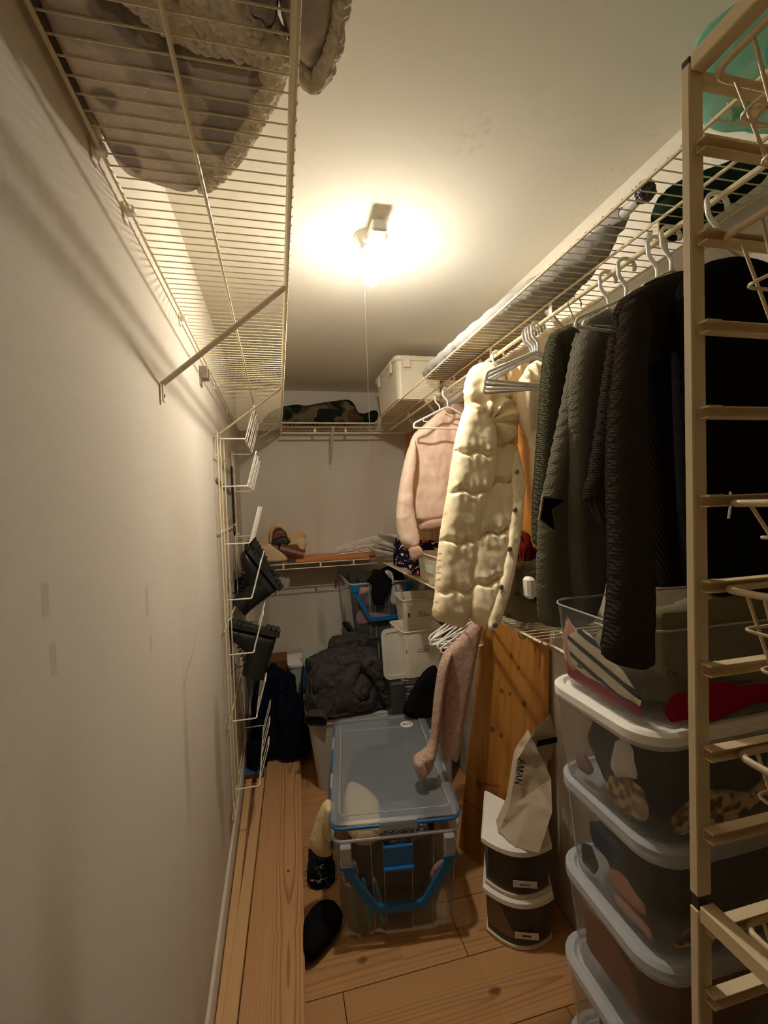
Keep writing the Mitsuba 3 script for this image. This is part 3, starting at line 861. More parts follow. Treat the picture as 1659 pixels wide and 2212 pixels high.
def hanger_mesh(r=0.0045, w=0.172, drop=0.158, neck=0.075):
    body = fillet([(0, 0, -neck), (w, 0, -drop), (w + 0.004, 0, -drop - 0.022), (-w - 0.004, 0, -drop - 0.022), (-w, 0, -drop)], 0.022, 5, True)
    a = np.radians(np.linspace(200, -20, 12))
    hook = [(0, 0, -neck), (0, 0, -0.05), (-0.022, 0, -0.028)] + [(0.0235 * math.cos(t), 0, -0.005 + 0.018 * math.sin(t) - 0.0) for t in a]
    return tube(body, r, 8, True), tube(fillet(hook, 0.008, 3), r * 0.95, 8)


HB, HH = hanger_mesh()
HBD, HHD = ply(HB, M_WHITE, 60), ply(HH, M_WHITE, 60)
HBG, HHG = ply(HB, M_GREYPL, 60), ply(HH, M_GREYPL, 60)


def hanger(y, label, rz=0.0, tilt=0.0, grey=False, group=None, x=ROD[0], z=ROD[1] + 0.0065 - 0.009, s=1.0):
    h = thing('clothes_hanger', label, 'hanger', group)
    m = T().translate([x, y, z]).rotate([0, 0, 1], rz).rotate([0, 1, 0], tilt)
    part(h, 'frame', {**(HBG if grey else HBD), 'to_world': m @ T().translate([0, 0, -0.075 * (1 - s)]).scale([s, 1, s])}, None)
    part(h, 'hook', {**(HHG if grey else HHD), 'to_world': m}, None)
    return h


hanger(2.12, 'white tubular hanger holding the blush bomber jacket', 0, s=0.5)
hanger(2.013, 'white tubular hanger hooked just in front of the blush jacket', 3)
hanger(1.504, 'white hanger holding the long cream puffer coat', 0, s=0.45)
for k in range(4):
    hanger(1.245 + 0.017 * k, 'empty white tubular hanger bunched with others between the puffer coat and the dark sweaters', 2 - 1.5 * k, 3 - 2.5 * k, k in (1, 3), 'bunched empty hangers')
hanger(0.945, 'white hanger holding the star sweater', 0, s=0.42)
hanger(0.885, 'empty white hanger with a thick rounded corner between the two dark sweaters', 2, 2, s=0.78)
hanger(0.80, 'white hanger holding the black ribbed sweater', 0, s=0.42)
hanger(0.765, 'second white hanger squeezed beside the black ribbed sweater', 0, s=0.42)
hanger(0.665, 'white hanger holding the black coat behind the rack post', 0, s=0.42)
wh = thing('wire_hanger', 'thin wire hanger hook above the dark cable-knit sweater', 'hanger')
part(wh, 'wire', tube([(0.80 + 0.021 * math.cos(t), 1.071, ROD[1] - 0.010 + 0.019 * math.sin(t)) for t in np.radians(np.linspace(-20, 190, 10))] + [(0.80, 1.075, ROD[1] - 0.05), (0.80, 1.08, 2.015)], 0.0017, 6), M_STEEL)


def cylfolds(k, amp, seed=0, slope=0.15):
    return lambda a, b: amp * (2.2 * nz(a * k + slope * b * k, b * 1.3, seed) + 0.5 * np.sin((a + slope * b) * k * 4 + 4 * nz(a * 3, b * 2, seed + 5)))


# blush bomber jacket
bj = thing('bomber_jacket', 'short blush pink bomber jacket with a ribbed hem near the back wall', 'jacket')
part(bj, 'body', hang(2.12, [(0.642, 1.889), (0.70, 1.933), (0.79, 2.01), (0.862, 2.045), (0.954, 2.049), (0.975, 1.985), (0.975, 1.47), (0.857, 1.487), (0.759, 1.473), (0.667, 1.462), (0.628, 1.491), (0.602, 1.626), (0.622, 1.759)], half=0.034, edge=0.03, step=0.011,
     fold=cylfolds(11, 0.014, 1, 0.35), thick=lambda a, b: 1 + 0.7 * nz(a * 24, b * 9, 4)), M_BLUSH, 60)
part(bj, 'hem_band', hang(2.11, [(0.664, 1.475), (0.76, 1.486), (0.857, 1.498), (0.975, 1.48), (0.975, 1.425), (0.857, 1.446), (0.759, 1.43), (0.672, 1.418)], half=0.034, edge=0.02, step=0.008, rnd=1), M_RIBBLUSH, 60, 'ribbed hem band')
slv = part(bj, 'sleeve', hang(2.06, [(0.645, 1.90), (0.60, 1.80), (0.574, 1.70), (0.55, 1.593), (0.537, 1.495), (0.546, 1.396), (0.575, 1.358), (0.60, 1.345), (0.648, 1.352), (0.655, 1.40), (0.645, 1.45), (0.632, 1.52), (0.628, 1.624), (0.66, 1.777)], half=0.033, edge=0.03, step=0.009,
     fold=lambda a, b: 0.012 * nz(a * 14, b * 7, 11), thick=lambda a, b: 1 + 0.45 * nz(a * 20, b * 15, 12) * (b < 1.6)), M_BLUSH, 60)
part(slv, 'cuff', hang(2.05, [(0.588, 1.36), (0.63, 1.368), (0.652, 1.36), (0.672, 1.316), (0.640, 1.298), (0.605, 1.287), (0.596, 1.32)], half=0.032, edge=0.025, step=0.007, rnd=1), M_RIBBLUSH, 60)
part(bj, 'collar', hang(2.09, [(0.80, 2.015), (0.862, 2.05), (0.93, 2.055), (0.965, 2.02), (0.93, 1.985), (0.87, 1.982)], half=0.02, edge=0.02, step=0.008), M_RIBBLUSH, 60, 'ribbed collar')
part(bj, 'piping', tube([(0.80, 2.045, 1.985), (0.84, 2.04, 1.965), (0.89, 2.04, 1.962), (0.935, 2.04, 1.978), (0.965, 2.045, 2.005)], 0.003, 6), M_RIBBLUSH)

# cream puffer coat
QS = (0.015, -0.09, -0.25, -0.385, -0.55, -0.70)


def quilt(a, b, off=0.0, slope=0.12):
    t = np.ones(np.shape(a))
    w = np.zeros(np.shape(a))
    for q in QS:
        e = b - q - off - slope * (a - 0.7) - 0.006 * np.sin(a * 90)
        t = t - 0.40 * np.exp(-((e / 0.008) ** 2))
        w = w + np.exp(-((e / 0.035) ** 2))
    return t * (1 + 0.24 * nz(a * 16, b * 11, 3) + 0.07 * w * np.sin(a * 230 + 7 * nz(a * 14, b * 5, 8)) + 0.10 * nz(a * 46, b * 40, 6))


def hang_tilt(Y, z, slope, poly, **k):
    """As hang, the plane leaning: its lower part towards -y."""
    v = V((0, slope, 1.0))
    return puff(poly, (0, Y, z), (1, 0, 0), v / np.linalg.norm(v), **k)


pc = thing('puffer_coat', 'long cream quilted puffer coat hanging midway along the right rod', 'coat')
part(pc, 'body', hang_tilt(1.53, 1.95, 0.36, [(0.675, 0.003), (0.705, 0.07), (0.758, 0.115), (0.846, 0.125), (0.885, 0.085), (0.876, -0.052), (0.840, -0.186), (0.821, -0.294), (0.808, -0.364), (0.774, -0.497), (0.712, -0.649), (0.668, -0.734), (0.625, -0.80), (0.60, -0.82), (0.584, -0.817), (0.552, -0.796), (0.543, -0.737), (0.628, -0.273)], half=0.045, edge=0.045, step=0.0085,
     fold=lambda a, b: 0.01 * nz(a * 6, b * 4, 21), thick=lambda a, b: quilt(a, b, 0.02)), M_PUFF, 60)
part(pc, 'sleeve', hang_tilt(1.46, 1.95, 0.24, [(0.647, -0.048), (0.72, -0.067), (0.741, -0.153), (0.719, -0.27), (0.691, -0.366), (0.647, -0.443), (0.617, -0.548), (0.591, -0.649), (0.561, -0.745), (0.539, -0.798), (0.488, -0.778), (0.433, -0.756), (0.451, -0.694), (0.469, -0.597), (0.493, -0.496), (0.525, -0.392), (0.557, -0.283), (0.587, -0.178), (0.617, -0.103)], half=0.038, edge=0.036, step=0.0075,
     fold=lambda a, b: 0.012 * nz(a * 9, b * 5, 31), thick=lambda a, b: quilt(a, b, 0.0, -0.1)), M_PUFF, 60)
PL = [(0.814, -0.21), (0.815, -0.298), (0.812, -0.353), (0.769, -0.495), (0.710, -0.643), (0.670, -0.726), (0.622, -0.804), (0.590, -0.823), (0.58, -0.80), (0.626, -0.722), (0.674, -0.626), (0.723, -0.493), (0.758, -0.365), (0.781, -0.263)]
pk = part(pc, 'placket', hang_tilt(1.487, 1.95, 0.36, PL, half=0.010, edge=0.012, step=0.008, rnd=1, fold=lambda a, b: 0.004 * nz(a * 10, b * 9, 4)), M_PUFF, 60)
sn = lathe([(0, -0.0015), (0.0085, -0.0015), (0.0085, 0.001), (0.006, 0.0035), (0.003, 0.002), (0, 0.002)], 16)
sn.apply_transform(trimesh.transformations.rotation_matrix(math.pi / 2, [1, 0, 0]))
snd = ply(sn, M_STEEL, 40)
for x, t in ((0.780, -0.316), (0.744, -0.448), (0.696, -0.576), (0.643, -0.691), (0.600, -0.798)):
    y, z = 1.474 + t * 0.3387, 1.95 + t * 0.9409
    part(pk, 'snap_button', {**snd, 'to_world': T().translate([x, y, z])}, None)
part(pc, 'hood', hang(1.43, [(0.633, 1.967), (0.651, 2.012), (0.695, 2.038), (0.747, 2.025), (0.776, 1.97), (0.815, 1.92), (0.832, 1.85), (0.815, 1.775), (0.763, 1.745), (0.721, 1.815), (0.662, 1.855), (0.642, 1.887), (0.629, 1.935)], half=0.05, edge=0.045, step=0.008,
     fold=lambda a, b: 0.012 * nz(a * 12, b * 12, 41), thick=lambda a, b: 1 + 0.30 * np.sin(np.arctan2(b - 1.83, a - 0.70) * 9 + 5 * nz(a * 10, b * 10, 2)) - 0.5 * np.exp(-(((b - 1.90 - 0.1 * (a - 0.7)) / 0.012) ** 2))), M_PUFF, 60, 'gathered cream hood')
part(pc, 'collar', hang(1.50, [(0.75, 2.03), (0.82, 2.062), (0.90, 2.065), (0.95, 2.04), (0.96, 1.99), (0.86, 1.965), (0.78, 1.98)], half=0.035, edge=0.03, step=0.008, thick=lambda a, b: 1 + 0.4 * np.sin(a * 170)), M_PUFF, 60)
part(pc, 'zipper', tube([(0.765, 1.40, 2.0), (0.775, 1.395, 1.955), (0.78, 1.39, 1.90)], 0.0035, 6), M_STEEL)

CB = [(0.80, 1.965), (0.85, 2.01), (0.92, 2.035), (0.97, 2.0), (0.965, 1.40), (0.90, 1.385), (0.850, 1.395), (0.845, 1.527), (0.835, 1.63), (0.838, 1.69), (0.832, 1.76), (0.80, 1.82), (0.79, 1.90)]
cv = thing('cream_vest', 'cream gathered jacket hanging between the puffer coat and the dark cable sweater', 'jacket')
part(cv, 'body', hang(1.37, CB, half=0.035, edge=0.04, step=0.010, fold=cylfolds(14, 0.008, 3), thick=lambda a, b: 1 + 0.3 * np.sin(a * 110 + 3 * nz(a * 6, b * 3, 2))), M_CREAM, 60)
part(cv, 'collar', hang(1.345, [(0.80, 1.985), (0.86, 2.03), (0.96, 2.02), (0.97, 1.96), (0.88, 1.95), (0.815, 1.945)], half=0.025, edge=0.02, step=0.007, thick=lambda a, b: 1 + 0.45 * np.sin(a * 190 + b * 60)), M_PUFF, 60)
for z in (1.92, 1.78, 1.62):
    part(cv, 'snap_button', {**snd, 'to_world': T().translate([0.925, 1.325, z])}, None)

# dark cable-knit sweater
cs = thing('cable_sweater', 'dark olive cable-knit sweater on the wire hanger', 'sweater')
part(cs, 'body', hang(1.105, [(0.728, 2.0), (0.768, 2.025), (0.827, 2.05), (0.96, 2.03), (0.95, 1.45), (0.80, 1.45), (0.745, 1.47), (0.72, 1.70)], half=0.035, edge=0.04, step=0.011, fold=cylfolds(10, 0.008, 6)), M_CABLE, 60)
part(cs, 'sleeve', hang(1.09, [(0.735, 2.008), (0.72, 1.96), (0.711, 1.922), (0.698, 1.809), (0.685, 1.684), (0.669, 1.558), (0.666, 1.47), (0.668, 1.43), (0.725, 1.425), (0.755, 1.47), (0.76, 1.7), (0.775, 1.95)], half=0.036, edge=0.035, step=0.009, fold=lambda a, b: 0.008 * nz(a * 9, b * 5, 2)), M_CABLE, 60)

# star sweater
ss = thing('star_sweater', 'charcoal knit sweater with a dark star on its sleeve', 'sweater')
part(ss, 'body', hang(0.985, [(0.742, 1.99), (0.774, 2.013), (0.827, 2.036), (0.95, 2.02), (0.95, 1.36), (0.80, 1.355), (0.735, 1.415), (0.725, 1.648), (0.73, 1.822)], half=0.035, edge=0.04, step=0.011, fold=cylfolds(10, 0.008, 8)), M_STARK, 60)
ssl = part(ss, 'sleeve', hang(0.962, [(0.729, 1.99), (0.711, 1.93), (0.692, 1.85), (0.671, 1.771), (0.643, 1.67), (0.625, 1.603), (0.610, 1.55), (0.603, 1.50), (0.597, 1.435), (0.591, 1.357), (0.592, 1.305), (0.597, 1.262), (0.638, 1.25), (0.68, 1.245), (0.70, 1.30), (0.70, 1.42), (0.695, 1.533), (0.70, 1.646), (0.715, 1.783), (0.735, 1.90)], half=0.03, edge=0.032, step=0.009, fold=lambda a, b: 0.006 * nz(a * 8, b * 4, 5)), M_STARK, 60)
part(ss, 'sleeve', hang(0.938, [(0.728, 1.985), (0.757, 1.935), (0.80, 1.87), (0.797, 1.687), (0.78, 1.585), (0.776, 1.495), (0.766, 1.416), (0.752, 1.338), (0.722, 1.267), (0.687, 1.25), (0.655, 1.257), (0.665, 1.323), (0.655, 1.402), (0.657, 1.534), (0.667, 1.666), (0.680, 1.809), (0.697, 1.908)], half=0.034, edge=0.034, step=0.009, fold=lambda a, b: 0.008 * nz(a * 8, b * 4, 9)), M_STARK, 60)
STAR = [(0.600, 1.563), (0.650, 1.556), (0.617, 1.533), (0.624, 1.486), (0.590, 1.514)]
so = Polygon(STAR)
part(ssl, 'star_edge', slab(list(so.buffer(0.0045).exterior.coords), (0, 0.9365, 0), (1, 0, 0), (0, 0, 1), 0.004), M_STARLN, False, 'pale outline of the star')
part(ssl, 'star', slab(STAR, (0, 0.934, 0), (1, 0, 0), (0, 0, 1), 0.004), M_NAVYK, False, 'dark navy star')

# black ribbed sweater
rs = thing('ribbed_sweater', 'black ribbed sweater with a long sleeve hanging beside the rack post', 'sweater')
part(rs, 'body', hang(0.80, [(0.709, 1.955), (0.741, 1.975), (0.788, 1.998), (0.86, 2.03), (0.935, 2.035), (0.94, 1.827), (0.93, 1.36), (0.80, 1.36), (0.745, 1.37), (0.735, 1.628), (0.705, 1.82)], half=0.032, edge=0.035, step=0.011, fold=cylfolds(10, 0.006, 2)), M_RIB, 60)
part(rs, 'sleeve', hang_tilt(0.742, 1.93, 0.28, [(0.66, 0.0), (0.64, -0.048), (0.609, -0.129), (0.575, -0.222), (0.542, -0.326), (0.515, -0.444), (0.496, -0.517), (0.478, -0.572), (0.455, -0.626), (0.47, -0.639), (0.486, -0.646), (0.529, -0.658), (0.538, -0.639), (0.54, -0.622), (0.553, -0.589), (0.572, -0.523), (0.60, -0.409), (0.625, -0.31), (0.655, -0.175), (0.72, -0.023), (0.694, 0.012)], half=0.026, edge=0.028, step=0.008, fold=lambda a, b: 0.006 * nz(a * 9, b * 4, 3)), M_RIB, 60)
part(rs, 'sleeve', hang(0.83, [(0.728, 1.965), (0.705, 1.904), (0.687, 1.825), (0.671, 1.747), (0.656, 1.67), (0.639, 1.602), (0.622, 1.555), (0.641, 1.546), (0.656, 1.514), (0.678, 1.476), (0.72, 1.532), (0.735, 1.826)], half=0.022, edge=0.024, step=0.009, rnd=1), M_RIB, 60)
part(rs, 'shoulder', hang(0.765, [(0.655, 1.935), (0.70, 1.965), (0.77, 2.0), (0.85, 2.025), (0.85, 1.90), (0.74, 1.80), (0.68, 1.86)], half=0.03, edge=0.03, step=0.01), M_RIB, 60)

ct = thing('black_coat', 'big black coat with a straight hem hanging behind the rack runners', 'coat')
part(ct, 'body', hang(0.665, [(0.72, 1.95), (0.771, 1.978), (0.834, 1.99), (0.90, 1.985), (0.962, 1.955), (0.965, 1.338), (0.823, 1.340), (0.712, 1.342), (0.706, 1.614), (0.712, 1.86)], half=0.035, edge=0.035, step=0.012, fold=cylfolds(9, 0.008, 5)), M_BLACK, 60)
part(ct, 'drawstring', tube([(0.745, 0.61, 1.56), (0.742, 0.607, 1.54), (0.735, 0.606, 1.515)], 0.0022, 6), M_WHITE)

# pink fleece pajama hanging below the low shelf
pf = thing('pink_fleece', 'fuzzy dusty pink fleece garment hanging below the puffer coat onto the bin lid', 'fleece garment')
part(pf, 'body', hang(1.735, [(0.80, 1.10), (0.73, 1.03), (0.69, 0.995), (0.640, 0.962), (0.612, 0.90), (0.606, 0.75), (0.604, 0.60), (0.608, 0.514), (0.628, 0.495), (0.642, 0.52), (0.666, 0.485), (0.688, 0.529), (0.709, 0.659), (0.745, 0.788), (0.782, 0.956), (0.82, 1.08)], half=0.033, edge=0.033, step=0.007,
     fold=lambda a, b: 0.012 * nz(a * 9, b * 4, 4), thick=lambda a, b: 1 + 0.09 * nz(a * 90, b * 90, 5, oc=1) + 0.3 * nz(a * 10, b * 5, 6)), M_FLEECE, 60)
part(pf, 'sleeve', hang(1.70, [(0.66, 0.985), (0.60, 0.93), (0.575, 0.80), (0.560, 0.691), (0.553, 0.614), (0.524, 0.582), (0.474, 0.557), (0.482, 0.515), (0.503, 0.478), (0.548, 0.492), (0.572, 0.559), (0.596, 0.685), (0.618, 0.814), (0.645, 0.92)], half=0.03, edge=0.028, step=0.006,
     fold=lambda a, b: 0.01 * nz(a * 9, b * 5, 7), thick=lambda a, b: 1 + 0.09 * nz(a * 90, b * 90, 9, oc=1) + 0.25 * np.exp(-(((b - 0.56) / 0.02) ** 2))), M_FLEECE, 60)
part(pf, 'cuff', hang(1.675, [(0.470, 0.562), (0.50, 0.572), (0.518, 0.545), (0.527, 0.50), (0.503, 0.474), (0.48, 0.51)], half=0.026, edge=0.02, step=0.006), M_FLEECE, 60)

# white hangers bunched below the low shelf
for k in range(7):
    h = thing('plastic_hanger', 'white plastic hanger in the bundle poking out below the puffer coat', 'hanger', 'bundle of white hangers under the coat')
    m = T().translate([0.80 + 0.012 * (k % 2), 1.80 + 0.034 * k, 1.118]).rotate([0, 0, 1], -14 + 5 * k).rotate([0, 1, 0], -9 + 4.5 * (k % 3))
    part(h, 'frame', {**HBD, 'to_world': m}, None)
    part(h, 'hook', {**HHD, 'to_world': m}, None)
for k in range(4):
    solo('metal_hook', tube([(0.86 + 0.02 * k + 0.02 * math.cos(t), 1.50 + 0.02 * k, 1.075 + 0.026 * math.sin(t)) for t in np.radians(np.linspace(60, 330, 14))] + [(0.885 + 0.02 * k, 1.50 + 0.02 * k, 1.10)], 0.0022, 6), M_STEEL,
         'thin metal hanger hook curling below the puffer hem under the low shelf', 'hook', 'metal hooks under the low shelf')

# ---------------------------------------------------------------- on the low right shelf and the low back shelf
solo('wooden_panel', box(0.958, 0.983, 1.30, 3.32, 1.178, 2.085, 0.002), M_ORANGE, 'tall orange wooden panel against the right wall behind the hanging coats', 'panel', smooth=False)
ZL = 1.174
lb = thing('storage_basket', 'cream plastic basket with a blank paper label on the low right shelf', 'basket')
tub(lb, 0.23, 0.34, 0.135, ZL, 0.815, 2.10, 0, M_OFFWHITE, 0.93, 0.02)
part(lb, 'rim', tube(place(trimesh.Trimesh(ring3(0.234, 0.344, 0.022, 0.135), [[0, 1, 2]], process=False), (0.815, 2.10, ZL)).vertices, 0.004, 8, True), M_OFFWHITE)
part(lb, 'label', box(0.6995, 0.7015, 2.03, 2.13, ZL + 0.05, ZL + 0.085), M_LABEL, False, 'blank paper label')
for k in range(5):
    h = thing('basket_hanger', 'thin white hanger stored upright in the labelled basket', 'hanger', 'hangers in the labelled basket')
    m = T().translate([0.79 + 0.02 * k, 2.12, ZL + 0.25 - 0.01 * (k % 2)]).rotate([0, 0, 1], 80 - 3 * k).rotate([0, 1, 0], 12 * (k % 3) - 10)
    part(h, 'frame', {**HBD, 'to_world': m @ T().scale([0.62, 0.62, 0.8])}, None)
solo('floral_cloth', heap(0.83, 2.50, ZL, 0.11, 0.17, 0.17, seed=3, rough=0.2), M_FLORAL, 'dark cloth with small white and red flowers heaped on the low right shelf', 'cloth', smooth=60)
solo('floral_cloth', heap(0.755, 2.74, ZL, 0.055, 0.11, 0.19, seed=8, rough=0.2), M_FLORAL, 'dark floral cloth peeking out behind the blush jacket sleeve', 'cloth', smooth=60)
solo('floral_cloth', heap(0.725, 2.33, ZL, 0.03, 0.05, 0.045, seed=5, rough=0.2), M_FLORAL, 'small scrap of red and white floral cloth beside the labelled basket', 'cloth', smooth=60)
for k, (dx, dz, ry) in enumerate(((0.0, 0.0, -14), (0.03, 0.03, -20), (0.07, 0.062, -27))):
    m = loft([ring3(0.30, 0.26, 0.05, 0), ring3(0.31, 0.27, 0.055, 0.008), ring3(0.31, 0.27, 0.055, 0.018), ring3(0.27, 0.23, 0.045, 0.019), ring3(0.26, 0.22, 0.04, 0.010)], True, True)
    solo('container_lid', place(m, (0.745 + dx, 3.0, ZL + 0.05 + dz), 8 * k, 0, -ry), M_FROST, ('lowest', 'middle', 'topmost')[k] + ' grey translucent lid in the tilted stack of lids at the shelf corner', 'lid', 'tilted lids at the shelf corner', smooth=30)
solo('shelf_board', box(0.105, 0.66, 3.13, 3.43, Z2 + 0.0065, Z2 + 0.026, 0.002), M_SHELFWOOD, 'narrow orange-brown board lying on the low back shelf under the hangers', 'board', smooth=False)
flat = [(-0.20, 0), (0.20, 0), (0.03, 0.10), (-0.03, 0.10)]
fl = tube(np.column_stack([fillet([(x, y, 0) for x, y in flat], 0.02, 4, True)]), 0.0026, 6, True)
fh = tube([(0, 0.10, 0), (0, 0.135, 0), (0.018, 0.15, 0), (0.02, 0.175, 0), (0, 0.19, 0), (-0.018, 0.178, 0)], 0.0024, 6)
fld, fhd = ply(fl, M_WIREW, 60), ply(fh, M_WIREW, 60)
for k in range(10):
    h = thing('loose_hanger', 'thin white hanger in the sloping pile on the low back shelf', 'hanger', 'sloping pile of thin white hangers')
    m = T().translate([0.57 + 0.008 * (k % 3), 3.235 + 0.012 * (k % 4), Z2 + 0.040 + 0.0085 * k]).rotate([0, 0, 1], -6 + 5 * ((k * 3) % 5)).rotate([0, 1, 0], -3.2 - 1.7 * k * 0.6)
    part(h, 'frame', {**fld, 'to_world': m}, None)
    part(h, 'hook', {**fhd, 'to_world': m}, None)

sb = thing('shoe_bag', 'open beige canvas bag on the low back shelf', 'bag')
BAG = [(-0.155, 1.195), (-0.185, 1.27), (-0.15, 1.345), (-0.085, 1.40), (-0.045, 1.45), (0.0, 1.47), (0.045, 1.44), (0.085, 1.37), (0.125, 1.40), (0.165, 1.405), (0.195, 1.36), (0.17, 1.27), (0.165, 1.20), (0.05, 1.195)]
part(sb, 'back', hang(3.33, BAG, half=0.03, edge=0.03, step=0.010, rnd=1, fold=lambda a, b: 0.03 * nz(a * 12, b * 9, 3), thick=lambda a, b: 1 + 0.5 * nz(a * 25, b * 25, 5)), M_CANVAS, 55)
part(sb, 'flap', hang(3.16, [(-0.165, 1.215), (-0.16, 1.29), (-0.10, 1.315), (-0.065, 1.335), (-0.045, 1.31), (0.0, 1.275), (0.045, 1.235), (0.055, 1.205), (0.0, 1.20), (-0.08, 1.205)], half=0.014, edge=0.02, step=0.009, rnd=1, fold=lambda a, b: 0.05 * (b - 1.2) + 0.02 * nz(a * 12, b * 12, 6)), M_CANVAS, 55)
part(sb, 'flap', hang(3.20, [(0.05, 1.31), (0.10, 1.34), (0.155, 1.36), (0.19, 1.33), (0.165, 1.25), (0.14, 1.21), (0.12, 1.24), (0.13, 1.30), (0.08, 1.30)], half=0.014, edge=0.02, step=0.009, rnd=1, fold=lambda a, b: 0.02 * nz(a * 14, b * 14, 8)), M_CANVAS, 55)
part(sb, 'rim', tube([(-0.06, 3.28, 1.33), (-0.05, 3.26, 1.41), (-0.02, 3.25, 1.445), (0.02, 3.25, 1.44), (0.055, 3.26, 1.40), (0.07, 3.27, 1.34)], [0.008, 0.012, 0.016, 0.016, 0.011, 0.008], 8), M_CANVAS, 50)
br = thing('brown_shoe', 'brown leather shoe with a dark opening lying in the canvas bag', 'shoe')
part(br, 'heel_counter', place(loft([ring3(0.075, 0.075, 0.036, 0), ring3(0.085, 0.085, 0.041, 0.05), ring3(0.08, 0.08, 0.039, 0.13), ring3(0.085, 0.085, 0.04, 0.17), ring3(0.066, 0.066, 0.032, 0.17), ring3(0.06, 0.06, 0.03, 0.05)], True, True), (0.0, 3.20, 1.285), 0, 0, 108), M_BROWNLEA, 40)
part(br, 'toe', heap(-0.045, 3.23, 1.255, 0.05, 0.045, 0.06, seed=2, rough=0.05), M_BROWNLEA, 50)
part(br, 'lining', lathe([(0, 0), (0.028, 0), (0.03, 0.002), (0, 0.002)], 20, (0, 0, 0)).apply_transform(trimesh.geometry.align_vectors([0, 0, 1], [0.93, 0, -0.35])).apply_translation([0.138, 3.20, 1.238]), M_BLACK, 40)
solo('brown_shoe', puff([(-0.055, 1.33), (-0.05, 1.39), (-0.02, 1.42), (0.03, 1.42), (0.055, 1.385), (0.07, 1.33), (0.02, 1.32)], (0, 3.285, 0), (1, 0, 0), (0, 0, 1), half=0.025, edge=0.02, step=0.008), M_BROWNLEA, 'brown leather shoe standing deep in the mouth of the canvas bag', 'shoe', smooth=50)
solo('black_shoe', puff([(-0.06, 1.305), (-0.05, 1.345), (0.0, 1.365), (0.04, 1.375), (0.07, 1.35), (0.085, 1.305), (0.02, 1.295)], (0, 3.245, 0), (1, 0, 0), (0, 0, 1), half=0.026, edge=0.02, step=0.008), M_LEATHER, 'black shoe wedged in the canvas bag below the brown one', 'shoe', smooth=50)
solo('cardboard_box', box(XL + 0.012, -0.15, 3.20, 3.42, Z2 + 0.007, Z2 + 0.09, 0.002), M_BROWNWOOD, 'small brown box at the left end of the low back shelf', 'box', smooth=False)
OL = thing('olive_clothes', 'crumpled olive green clothes on the low right shelf behind the star sweater sleeve', 'clothes')
part(OL, 'upper_fold', heap(0.83, 1.36, ZL + 0.075, 0.115, 0.13, 0.10, seed=12, rough=0.25), M_OLIVE, 60)
part(OL, 'lower_fold', heap(0.82, 1.38, ZL, 0.12, 0.14, 0.10, seed=15, rough=0.2), M_OLIVE, 60)
solo('plastic_clip', box(0.722, 0.75, 1.22, 1.26, ZL + 0.085, ZL + 0.15, 0.008), M_WHITE, 'small white plastic piece on the olive clothes next to the star sweater', 'plastic piece', smooth=False)
solo('rust_cloth', heap(0.90, 1.62, ZL, 0.05, 0.12, 0.26, seed=22), diffuse('dark_red', 92, 34, 26), 'dark red cloth behind the puffer coat on the low right shelf', 'cloth', smooth=60)

# ---------------------------------------------------------------- leaning orange board
a0, a1, a2, a3 = V((0.730, 1.90, 0.0)), V((0.915, 1.513, 0.0)), V((0.975, 1.51, 1.05)), V((0.838, 1.795, 1.05))
nn = np.cross(a1 - a0, a3 - a0)
nn /= np.linalg.norm(nn)
nn = nn if nn[0] > 0 else -nn
pts = np.vstack([[a0, a1, a2, a3], [q + nn * 0.021 for q in (a0, a1, a2, a3)]])
pts[:, 0] = np.minimum(pts[:, 0], XR - 0.002)
ob = trimesh.convex.convex_hull(pts)
ob.apply_translation([0, 0, -ob.vertices[:, 2].min() + 0.0005])
solo('leaning_board', ob, M_ORANGE, 'knotty orange-stained wooden board leaning against the right wall', 'board', smooth=False)

# ---------------------------------------------------------------- boards on the floor along the left wall
def beam(x0, y0, x1, y1, w, z0, z1):
    """A board whose right edge runs from (x0, y0) to (x1, y1)."""
    d = V((x1 - x0, y1 - y0))
    L = np.linalg.norm(d)
    m = box(-w, 0, 0, L, z0, z1, 0.0015)
    M = np.eye(4)
    d /= L
    M[:2, 0], M[:2, 1], M[:2, 3] = (d[1], -d[0]), d, (x0, y0)
    m.apply_transform(M)
    return m


solo('wide_board', beam(-0.016, 0.45, 0.090, 3.20, 0.198, 0.020, 0.040), M_PINE, 'long wide pine board lying uppermost on the floor along the left wall', 'board', smooth=False)
solo('wide_board', beam(-0.020, 0.40, 0.086, 3.18, 0.196, 0.0, 0.0195), M_PINE, 'pine board hidden under the wide pine board along the left wall', 'board', smooth=False)
solo('narrow_board', beam(-0.2165, 0.45, -0.206, 2.66, 0.033, 0.0, 0.038), M_PALE, 'narrow pale batten touching the left skirting, pine strip beside the wall', 'board', smooth=False)
solo('narrow_board', beam(-0.2165, 0.45, -0.136, 2.64, 0.043, 0.0385, 0.0455), M_PALE, 'thin pale slat lying between the skirting batten and the wide board', 'board', smooth=False)
bb = thing('taped_boards', 'dark brown board bundle bound with blue tape at the far left of the floor', 'board bundle')
part(bb, 'board', beam(-0.15, 2.68, -0.139, 3.24, 0.10, 0.0, 0.052), M_BROWNWOOD, False)
for y in (2.685, 3.05):
    part(bb, 'tape', box(-0.2525, -0.143 + (y - 2.68) * 0.02, y, y + 0.045, 0.0, 0.0545, 0.002), M_TAPE, False, 'blue painter tape')

